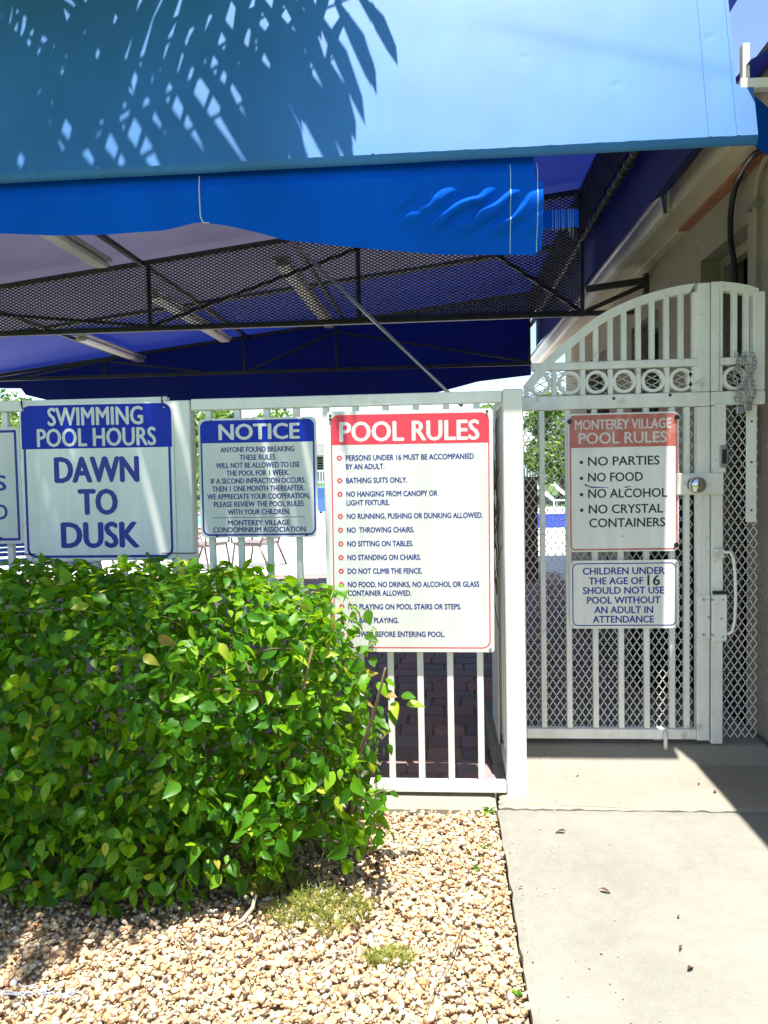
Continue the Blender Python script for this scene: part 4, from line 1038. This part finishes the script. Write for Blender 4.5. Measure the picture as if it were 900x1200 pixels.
def hgrad(p):
    e_ = .02; x, y, z = p
    g_ = Vector((hedge_dist((x+e_, y, z))-hedge_dist((x-e_, y, z)), hedge_dist((x, y+e_, z))-hedge_dist((x, y-e_, z)), hedge_dist((x, y, z+e_))-hedge_dist((x, y, z-e_))))
    return -g_.normalized() if g_.length > 1e-6 else Vector((0, -1, 0))
mats4 = []
for (p, d) in cands:
    n_ = hgrad(p)
    up_ = (n_*R.uniform(.4, 1.1)+Vector((0, 0, R.uniform(.1, 1.0)))+Vector((R.gauss(0, .6), R.gauss(0, .55), R.gauss(0, .45)))).normalized()
    dirn = Vector((R.gauss(0, 1), R.gauss(0, 1), R.gauss(-.5, .7)))+n_*.7; dirn = (dirn-up_*dirn.dot(up_)).normalized()
    sd = up_.cross(dirn); s_ = R.choice((R.uniform(.40, .7), R.uniform(.65, .95), R.uniform(.7, 1.08)))
    mats4.append(Matrix(((dirn.x*s_, sd.x*s_, up_.x*s_, p[0]), (dirn.y*s_, sd.y*s_, up_.y*s_, p[1]), (dirn.z*s_, sd.z*s_, up_.z*s_, p[2]), (0, 0, 0, 1))))
# a sprig reaching out to the right of the hedge
sprig = [atY(x, y, 2.35) for x, y in ((425, 815), (440, 800), (452, 795), (462, 822), (470, 815), (455, 832), (440, 838), (476, 826), (448, 812), (432, 790), (436, 770), (428, 745))]
for q in sprig:
    up_ = Vector((R.gauss(0, .3), -.5, .8)).normalized(); dirn = Vector((R.uniform(-.2, 1), -.2, R.uniform(-.7, .3))); dirn = (dirn-up_*dirn.dot(up_)).normalized(); sd = up_.cross(dirn); s_ = R.uniform(.8, 1.05)
    mats4.append(Matrix(((dirn.x*s_, sd.x*s_, up_.x*s_, q.x), (dirn.y*s_, sd.y*s_, up_.y*s_, q.y), (dirn.z*s_, sd.z*s_, up_.z*s_, q.z), (0, 0, 0, 1))))
# the 300 outermost, nearest leaves are parts, the rest one mesh
order = sorted(range(len(mats4)), key=lambda i: (0 if i >= len(cands) else cands[i][1]*3+cands[i][0][1]+R.random()*.25))
chosen = set(order[:298])
HO = Vector(hb)
for i in chosen:
    o = bpy.data.objects.new('leaf', LM[i % 4]); C.objects.link(o); o.parent = hedge
    mm = mats4[i].copy(); mm.translation = mm.translation-HO; o.matrix_local = mm
AV = []; AF = []; off = 0
for i, mm in enumerate(mats4):
    if i in chosen: continue
    vs, fs = LV[i % 5]; m3 = np.array(mm.to_3x3()); AV.append(vs@m3.T+np.array(mm.translation-HO)); AF.append(np.array(fs)+off); off += len(vs)
fm = np_mesh('foliage', np.concatenate(AV), np.concatenate(AF)); fm.materials.append(M['leaf'])
fo = bpy.data.objects.new('foliage', fm); C.objects.link(fo); fo.parent = hedge; fo['kind'] = 'stuff'
for k in range(15):
    x = -2.2+k*.135+R.uniform(-.04, .04); y = R.uniform(2.35, 2.6); pts = [Vector((x, y, -.04))]
    dx, dy = R.uniform(-.3, .3), R.uniform(-.35, .2)
    for j in range(1, 7): pts.append(Vector((x+dx*(j/6)**1.3+R.uniform(-.015, .015), y+dy*j/6+R.uniform(-.015, .015), .13*j*min(1, htop(x)/.95))))
    sb = MB(); sb.tube(pts, [.011*(1-j/8.5) for j in range(7)], 6)
    for q in range(9):
        j = R.randint(2, 5); p0 = pts[j]; d_ = Vector((R.gauss(0, 1), R.gauss(-.4, .8), R.uniform(0, .8))).normalized()*R.uniform(.10, .2)
        p1 = p0+d_
        if hedge_dist(p1) < .01: continue
        sb.tube([p0, p0+d_*.5+Vector((0, 0, .01)), p1], [.004, .003, .0015], 5)
    part('stem', sb, M['stem'], hedge)

tw = MB(); rr = random.Random(77)
for k in range(170):
    p, d = rr.choice(cands); p = Vector(p)
    if d > .08 or (p.x < -.8 and rr.random() < .5): continue
    n_ = hgrad(p); d_ = (n_*.6+Vector((rr.gauss(0, .6), rr.gauss(0, .3), rr.uniform(-.2, .8)))).normalized()*rr.uniform(.05, .12); a_ = p-d_*.6
    tw.tube([a_, a_+d_*.5+Vector((0, 0, .006)), a_+d_], [.0022, .0016, .0008], 4)
part('twigs', tw, M['stem'], hedge, kind='stuff')

# ------------------------------------------------------------------ small plants, debris
def fern(name, label, cx, cy, n, rad, h, seed):
    rr = random.Random(seed); mb = MB()
    for k in range(n):
        a_ = rr.uniform(0, 2*PI); q = rr.random()**.6*rad; x, y = cx+q*math.cos(a_)*1.25, cy+q*math.sin(a_)*.75; hh = h*rr.uniform(.4, 1)*(1-.5*q/rad)
        ln = Vector((rr.gauss(0, .6), rr.gauss(0, .6), 1.0)).normalized(); tip = Vector((x, y, -.015))+ln*hh
        base = Vector((x, y, -.03)); mb.tube([base, (base+tip)/2+Vector((0, 0, .005)), tip], [.0012, .001, .0004], 3, caps=False)
        for j in range(16):
            t = .2+.8*j/15; p = base.lerp(tip, t); d_ = Vector((rr.gauss(0, 1), rr.gauss(0, 1), rr.uniform(0, .9))).normalized()*rr.uniform(.010, .022); s_ = Vector((rr.gauss(0, 1), rr.gauss(0, 1), 0)).normalized()*.0011
            mb.add([p-s_, p+s_, p+d_], [(0, 1, 2)])
    return single(name, mb, M['fern'], label, 'plant', (cx, cy, -.03))
q = atZ(375, 1065, 0); fern('asparagus_fern', 'yellow green feathery fern creeping out from under the hedge', q.x, q.y, 230, .13, .085, 1)
q = atZ(455, 1115, 0); fern('asparagus_fern', 'low tip of feathery fern lying in the sun on the pebbles', q.x, q.y, 90, .055, .035, 2)
q = atZ(315, 1045, 0); fern('asparagus_fern', 'taller feathery fern standing against the foot of the hedge', q.x, q.y+.05, 160, .09, .16, 3)
def sprout(label, px, py, n, s_, seed, flat=False):
    q = atZ(px, py, -.005); rr = random.Random(seed); mb = MB()
    for k in range(n):
        a_ = 2*PI*k/n+rr.uniform(-.3, .3); vs, fs = leaf_mesh(.035*s_, .018*s_, .2, .3)
        el = rr.uniform(.1, .9); m3 = Matrix.Rotation(a_, 3, 'Z')@Matrix.Rotation(-el, 3, 'Y')
        mb.add([tuple(m3@Vector(v)+Vector((q.x, q.y, -.012))) for v in vs], fs, True)
    return single('weed', mb, M['leaf'], label, 'plant', (q.x, q.y, -.012))
sprout('small weed at the top corner of the pebbles beside the fence post', 573, 948, 6, .9, 1)
sprout('tiny weed beside the walkway edge a little below the fence', 566, 992, 5, .55, 2)
sprout('pale weed among pebbles halfway down the walkway edge', 557, 1016, 5, .6, 3)
sprout('bright green tuft among pebbles near the bottom of the picture', 606, 1163, 9, .55, 4)
# pale root and dry twigs under the hedge
pts = [atZ(272, 1086, .0), atZ(285, 1078, .012), atZ(296, 1064, .03), atZ(299, 1050, .05)]
single('root', MB().tube(pts, [.006, .007, .006, .004], 8), M['root'], 'pale curved root at the foot of the hedge', 'root', tuple(pts[0]))
for k, (x0, y0, x1, y1, lb) in enumerate(((210, 1098, 226, 1135, 'reddish dry twig leaning out of the hedge onto the pebbles'), (545, 1080, 500, 1180, 'long thin dark twig lying on the sunlit pebbles'), (320, 1075, 345, 1110, 'dry twig lying beside the feathery fern'))):
    a_, c_ = atZ(x0, y0, .01), atZ(x1, y1, .003); md = (a_+c_)/2+Vector((.01, 0, .012))
    single('twig', MB().tube([a_, md, c_], [.0028, .002, .001], 5), M['twig'], lb, 'twig', tuple(a_))
# tangle of grey-blue string
rr = random.Random(5); st = MB(); q = atZ(42, 1168, .006)
for k in range(7):
    p = Vector((q.x+rr.uniform(-.055, .055), q.y+rr.uniform(-.012, .012), .008)); a_ = rr.uniform(-.5, .5)+(PI if rr.random() < .5 else 0); pts = []
    for j in range(14):
        pts.append(p.copy()); p = p+Vector((math.cos(a_), math.sin(a_)*.45, 0))*.008; p.z = .004+.010*rr.random(); a_ += rr.gauss(0, .45)
    st.tube(pts, .0017, 5)
m_s = simple('weathered_string', (.30, .33, .42), .8)
single('string', st, m_s, 'tangle of weathered grey string on the shaded pebbles', 'string', (q.x, q.y, .006))
# dead leaves on the concrete
deb = [(663, 975, .9, 'dark curled dead leaf highest on the sunlit walkway'), (703, 1042, .75, 'red brown dead leaf in the middle of the walkway'), (613, 1040, .35, 'tiny brown seed near the left walkway edge'), (795, 1075, .4, 'small dark fleck right of the middle of the walkway'), (800, 1109, .5, 'dark dead leaf low on the right of the walkway'), (806, 1137, .7, 'thin black curled leaf lowest on the walkway'), (836, 929, .6, 'dark dead leaf in the shade beyond the shadow edge'), (748, 893, .6, 'dead leaf lying below the gate in the shade'), (780, 882, .8, 'pale dead leaf right below the cane bolt'), (820, 918, .5, 'brown dead leaf just right of the sunlit corner'), (676, 910, .45, 'yellow dead leaf on the sunlit apron near the post')]
rr = random.Random(11)
for px, py, s_, lb in deb:
    q = atZ(px, py, .006); vs, fs = leaf_mesh(.042*s_, .018*s_, .5, .5); a_ = rr.uniform(0, 6); m3 = Matrix.Rotation(a_, 3, 'Z')@Matrix.Rotation(rr.uniform(-.5, .5), 3, 'X')
    mb = MB(); mb.add([tuple(m3@Vector((v[0], v[1]+.5*v[0]*v[0]/.04, v[2]*1.2+.25*v[0])) + Vector((q.x, q.y, .008))) for v in vs], fs, True)
    single('dead_leaf', mb, M['deadleaf'], lb, 'leaf', (q.x, q.y, .008))
lt = MB()
for k in range(420):
    x = rr.uniform(-1.3, -.2); y = rr.gauss(2.18+.16*max(0, x+.9), .13); vs, fs = leaf_mesh(.026*rr.uniform(.5, 1.3), .013, .4, .5); m3 = Matrix.Rotation(rr.uniform(0, 6), 3, 'Z')@Matrix.Rotation(rr.uniform(-.7, .7), 3, 'X')
    if y > 2.7: continue
    lt.add([tuple(m3@Vector(v)+Vector((x, y, -.004))) for v in vs], fs, True)
single('leaf_litter', lt, M['deadleaf'], 'brown fallen leaves scattered on the pebbles under the hedge', 'leaf litter', (-.8, 2.2, -.01), kind='stuff')
lt = MB()
for k in range(160):
    x = XW-.005-abs(rr.gauss(0, .03)); y = rr.uniform(2.7, 3.7); vs, fs = leaf_mesh(.02*rr.uniform(.5, 1.3), .010, .4, .4); m3 = Matrix.Rotation(rr.uniform(0, 6), 3, 'Z')@Matrix.Rotation(rr.uniform(-.6, .6), 3, 'X')
    lt.add([tuple(m3@Vector(v)+Vector((x, y, .012))) for v in vs], fs, True)
single('leaf_litter', lt, M['deadleaf'], 'dark leaf litter gathered at the foot of the stucco wall', 'leaf litter', (XW-.03, 3.2, .01), kind='stuff')

# ------------------------------------------------------------------ palms and far trees
def frond(mb, base, dirn, L, droop, nl=46, ll=.42, lw=.022, hang=.5, rr=R, twist=0):
    """feather frond: rachis and leaflets"""
    dirn = Vector(dirn).normalized(); side = dirn.cross(Vector((0, 0, 1)))
    side = side.normalized() if side.length > .1 else Vector((1, 0, 0))
    pts = []; p = Vector(base); d_ = dirn.copy(); N_ = 14
    for i in range(N_+1):
        pts.append(p.copy()); p = p+d_*(L/N_); d_ = (d_+Vector((0, 0, -droop/N_))).normalized()
    mb.tube(pts, [.014*(1-i/(N_+1)) + .002 for i in range(N_+1)], 5, caps=False)
    for k in range(nl):
        t = .12+.87*k/(nl-1); i = min(N_-1, int(t*N_)); f_ = t*N_-i; q = pts[i].lerp(pts[i+1], f_); tg = (pts[i+1]-pts[i]).normalized()
        l_ = ll*math.sin(PI*min(1, t*.85+.12))**.6*rr.uniform(.85, 1.1)
        for sg in (-1, 1):
            dd = (side*sg*.8+tg*rr.uniform(.5, .8)+Vector((0, 0, rr.uniform(-.1, .35)))).normalized()
            nr = dd.cross(tg).normalized(); wv = tg*lw/2*rr.uniform(.8, 1.2)
            a_ = q; b_2 = q+dd*l_*.5+Vector((0, 0, -hang*l_*.12)); c_ = q+dd*l_*.85+Vector((0, 0, -hang*l_*.55)); e_ = q+dd*l_*1.0+Vector((0, 0, -hang*l_*.9))
            mb.add([a_-wv*.4, a_+wv*.4, b_2-wv, b_2+wv, c_-wv*.7, c_+wv*.7, e_], [(0,1,3,2),(2,3,5,4),(4,5,6)])
def palm(label, x, y, h, zb=0, nf=12, L=1.9, seed=0, group=None, name='palm_tree', crown=None, nl=34, lw=.05):
    rr = random.Random(seed); t = thing(name, label, 'palm tree', (x, y, zb), group)
    pts = [(x+.12*math.sin(i*.5+seed)*i/8, y+.05*i/8, zb+h*i/8) for i in range(9)]
    part('trunk', MB().tube(pts, [.15-.009*i for i in range(9)], 12), M['trunk'], t)
    cb_ = Vector(pts[-1]); mb = MB()
    for k in range(nf):
        a_ = 2*PI*k/nf+rr.uniform(-.2, .2); el = rr.uniform(-.1, 1.1); frond(mb, cb_, (math.cos(a_)*math.cos(el), math.sin(a_)*math.cos(el), math.sin(el)), L*rr.uniform(.8, 1.1), rr.uniform(1.0, 1.9), nl, L*.3, lw, .6, rr)
    part('crown', mb, M['palmleaf'], t); return t
def tree(label, x, y, zb, h, rad, seed, group=None, n=5200, ls=.26, name='leafy_tree'):
    rr = random.Random(seed); t = thing(name, label, 'tree', (x, y, zb), group)
    sb = MB(); sb.tube([(x, y, zb), (x+.05, y, zb+h*.35), (x, y, zb+h*.6)], [.16, .12, .08], 8)
    cl = [(Vector((rr.gauss(0, .45)*rad, rr.gauss(0, .45)*rad, zb+h*.62+rr.gauss(0, .2)*h)), rr.uniform(.3, .5)*rad) for _ in range(12)]
    for c_, _ in cl[:7]: sb.tube([(x, y, zb+h*.4), (x+c_.x*.5, y+c_.y*.5, (zb+h*.4+c_.z)/2+.1), (x+c_.x, y+c_.y, c_.z)], [.07, .05, .02], 6)
    part('trunk', sb, M['trunk'], t); V = []; F_ = []
    for k in range(n):
        c_, r_ = rr.choice(cl); d_ = Vector((rr.gauss(0, 1), rr.gauss(0, 1), rr.gauss(0, 1))).normalized()*r_*rr.random()**.35
        p = Vector((x, y, 0))+c_+d_; a_ = Vector((rr.gauss(0, 1), rr.gauss(0, 1), rr.gauss(0, 1))).normalized()*ls*rr.uniform(.6, 1.2); b_2 = a_.orthogonal().normalized()*ls*.45
        i = len(V); V += [p-a_/2, p+b_2/2, p+a_/2, p-b_2/2]; F_.append((i, i+1, i+2, i+3))
    part('crown', MB().add(V, F_), M['darkleaf'], t); return t
# shading palm standing just outside the picture on the left
rr = random.Random(21)
sp_ = thing('palm_tree', 'palm tree left of the picture whose fronds hang in front of the blue canopy', 'palm tree', (-2.75, 1.75, -.1))
part('trunk', MB().tube([(-2.75, 1.75, -.1), (-2.72, 1.78, 1.4), (-2.66, 1.82, 2.8), (-2.6, 1.85, 3.9)], [.16, .13, .11, .10], 12), M['trunk'], sp_)
cb0 = Vector((-2.6, 1.85, 3.9))
spec = [((1, .36, .35), 2.62, .9, .05), ((1, .33, .15), 2.45, .6, .042), ((1, .41, .10), 2.35, .5, .042), ((1, .45, .30), 2.4, .9, .045), ((.62, .42, .2), 1.7, .7, .03),
        ((1, -.25, .3), 2.1, 1.0, .04), ((1, -.42, .2), 1.95, .9, .035), ((.9, -.05, .7), 2.2, 1.4, .04), ((.2, .7, .4), 1.5, 1.0, .04), ((.6, .62, .3), 1.6, .8, .05),
        ((-.5, .4, .5), 1.8, 1.3, .04), ((-1, -.1, .4), 1.9, 1.2, .04), ((-.3, -1, .5), 1.9, 1.3, .04), ((.5, -1, .4), 1.9, 1.2, .04)]
for d_, L, dr, lw_ in spec:
    mb = MB(); frond(mb, cb0, d_, L, dr, 27 if lw_ > .041 else 44, .56, lw_*1.2, 1.5, rr); part('frond', mb, M['palmleaf'], sp_)

palm('yellow green palm rising behind the notice sign', -9.0, 24.5, 1.9, 0, 16, 2.3, 3)
palm('palm filling the gap at the left edge above the fence', -15.5, 25.0, 2.7, 0, 14, 2.4, 5)
palm('slender palm showing just above the pool rules sign', 1.3, 33, 3.1, .4, 12, 1.5, 8)
palm('smaller palm right of the slender one above the fence rail', 3.1, 38, 3.2, .6, 10, 1.2, 9)
tree('leafy green tree seen through the left bars of the gate', 4.6, 30, .2, 3.6, 2.0, 4)
tree('broad tree beyond the pool behind the white post', -7.6, 29, .3, 3.6, 1.9, 6)
tree('green tree behind the signs at the far left', -19, 30, .3, 5.0, 3.0, 7)
tree('tree beyond the pool seen between the sign and the palm', -12, 33, .5, 4.2, 2.2, 17)
# far fence with pickets, houses
ff = thing('far_fence', 'long low white picket fence beyond the pool', 'fence', (-4, 41.5, .75))
part('top_rail', MB().box(-26, 16, 41.5, 41.58, 1.42, 1.50), M['farwhite'], ff); part('bottom_rail', MB().box(-26, 16, 41.5, 41.58, .82, .88), M['farwhite'], ff)
pm = MB().box(-.03, .03, 41.48, 41.6, .75, 1.45).mesh('far_picket'); pm.materials.append(M['farwhite'])
for k in range(280):
    o = bpy.data.objects.new('picket', pm); C.objects.link(o); o.parent = ff; o.location = (-26+k*.15+4, -41.5, -.75)
def house(label, x0, x1, y, zb, hw, hr, seed):
    t = thing('house', label, 'house', ((x0+x1)/2, y, zb)); part('wall', MB().box(x0, x1, y, y+8, zb, zb+hw), M['farwall'], t)
    r_ = MB(); e_ = .5
    r_.add([(x0-e_, y-e_, zb+hw), (x1+e_, y-e_, zb+hw), (x1+e_, y+8+e_, zb+hw), (x0-e_, y+8+e_, zb+hw), (x0+2.5, y+4, zb+hw+hr), (x1-2.5, y+4, zb+hw+hr)], [(0,1,5,4),(1,2,5),(2,3,4,5),(3,0,4),(0,3,2,1)])
    part('roof', r_, M['roofing'], t); x = x0+.8
    while x < x1-1.5:
        w_ = part('window', MB().box(x, x+1.3, y-.05, y-.004, zb+.75, zb+1.75), M['farwhite'], t); pn = MB()
        for j in range(5): pn.box(x+.08, x+1.22, y-.08, y-.052, zb+.82+j*.17, zb+.95+j*.17)
        part('louvre', pn, M['glass_dark'], w_); x += 2.4
house('low grey roofed house beyond the far fence between the signs', -12.5, -1, 52, .8, 1.75, 1.0, 1)
house('low pale house beyond the far fence behind the gate', 3.5, 16, 50, .8, 1.35, .7, 2)
# blue bin
q = atZ(383, 601, 0)
bn = thing('recycling_bin', 'blue wheeled bin standing at the back of the pool deck', 'bin', (q.x, q.y, 0))
x, y = q.x, q.y; b0 = MB(); b0.add([(x-.22,y-.22,.05),(x+.22,y-.22,.05),(x+.22,y+.22,.05),(x-.22,y+.22,.05),(x-.3,y-.3,.78),(x+.3,y-.3,.78),(x+.3,y+.3,.78),(x-.3,y+.3,.78)], [(0,3,2,1),(4,5,6,7),(0,1,5,4),(1,2,6,5),(2,3,7,6),(3,0,4,7)])
part('body', b0, M['bluecloth'], bn); part('lid', MB().box(x-.33, x+.33, y-.34, y+.32, .785, .85, .02), M['bluecloth'], bn)
for s_ in (-1, 1): part('wheel', MB().tube([(x+s_*.20, y+.26, .09), (x+s_*.27, y+.26, .09)], .09, 12), M['black'], bn)

def sling_chair(label, px, py, z_, rot, cloth, frame, group):
    q = atZ(px, py, z_); t = thing('pool_chair', label, 'chair', (q.x, q.y, 0), group)
    def L(x, y, z): return (x, y, z)
    fr = MB()
    for s_ in (-1, 1):
        fr.tube([(s_*.28, -.25, 0), (s_*.28, -.18, .38), (s_*.28, .30, .36), (s_*.28, .55, .95)], .02, 6)
        fr.tube([(s_*.28, .45, 0), (s_*.28, .28, .36)], .02, 6); fr.tube([(s_*.30, -.22, .38), (s_*.31, -.24, .58), (s_*.31, .40, .60)], .02, 6)
    fr.tube([(-.28, .55, .95), (.28, .55, .95)], .02, 6); fr.tube([(-.28, -.2, .38), (.28, -.2, .38)], .02, 6)
    o = part('frame', fr.mesh('frame'), frame, t); 
    for k in range(7): part('strap', MB().box(-.28, .28, -.16+k*.068, -.115+k*.068, .340, .392).mesh('strap'), cloth, t)
    for k in range(8):
        y0 = .32+k*.028; z0 = .42+k*.065; mb = MB(); mb.add([(-.28, y0, z0), (.28, y0, z0), (.28, y0+.02, z0+.055), (-.28, y0+.02, z0+.055)], [(0,1,2,3)]); part('strap', mb.mesh('strap'), cloth, t)
    t.rotation_euler[2] = rot; t.scale = (.84, .84, .84); return t
sling_chair('taupe strapped chair, left one of the pair seen below the notice sign', 243, 664, 0, 1.2, M['strap'], M['chairframe'], 'pool chairs')
sling_chair('taupe strapped chair on the right of the pair below the notice sign', 298, 662, 0, -1.9, M['strap'], M['chairframe'], 'pool chairs')
sling_chair('dark strapped chair behind the hedge below the hours sign', 90, 690, 0, 2.6, M['black'], M['farwhite'], 'pool chairs')
sling_chair('blue strapped chair at the far left behind the fence', 18, 690, 0, .4, M['bluecloth'], M['farwhite'], 'pool chairs')
def lounger(label, x, y, rot, cloth, group='sun loungers'):
    t = thing('sun_lounger', label, 'sun lounger', (x, y, 0), group); fr = MB()
    for s_ in (-1, 1):
        fr.tube([(s_*.32, -.9, .33), (s_*.32, .35, .33), (s_*.32, .95, .85)], .018, 6)
        for yy in (-.75, .3): fr.tube([(s_*.32, yy, 0), (s_*.32, yy, .33)], .018, 6)
    part('frame', fr.mesh('frame'), M['farwhite'], t)
    mb = MB(); mb.add([(-.3,-.9,.335),(.3,-.9,.335),(.3,.35,.335),(-.3,.35,.335),(.3,.95,.86),(-.3,.95,.86)], [(0,1,2,3),(3,2,4,5)]); part('sling', mb.mesh('sling'), cloth, t); t.rotation_euler[2] = rot
lounger('pale blue lounger beside the pool left of the notice sign', -5.6, 15.5, .5, M['lightblue'])
lounger('white lounger farther from the fence left of the notice sign', -7.2, 17.0, .5, M['farwhite'])
lounger('pale lounger nearest the pool seen through the gate', 4.0, 21.5, 1.3, M['lightblue'])
lounger('white lounger beyond the pale one seen through the gate', 3.7, 23.5, 1.3, M['farwhite'])
# low tiled spa wall through the gate
q = atZ(650, 618, 0)
spa = thing('spa_wall', 'low white raised spa wall with a blue tile band seen through the gate', 'spa', (q.x+1, q.y, 0))
part('wall', MB().box(q.x-.45, q.x+4, q.y, q.y+3, 0, .30), M['deck'], spa); part('tile_band', MB().box(q.x-.45, q.x+4, q.y-.02, q.y-.002, .0, .29), M['tile'], spa)
# brick pier
pr = thing('brick_pier', 'dark red brick pier seen through the left side of the gate', 'pillar', (1.0, 8.9, 0))
part('core', MB().box(.88, 1.06, 8.72, 8.90, 0, 1.13), M['soil'], pr)
bm0 = MB().box(-.095, .095, -.096, .096, 0, .062, .004).mesh('brick'); bm0.materials.append(M['pinkbrick'])
for k in range(16):
    o = bpy.data.objects.new('brick', bm0); C.objects.link(o); o.parent = pr; o.location = (-.03+R.uniform(-.003, .003), -.09, .003+k*.070)
part('cap', MB().box(.86, 1.08, 8.70, 8.92, 1.132, 1.17, .005), M['concrete'], pr)
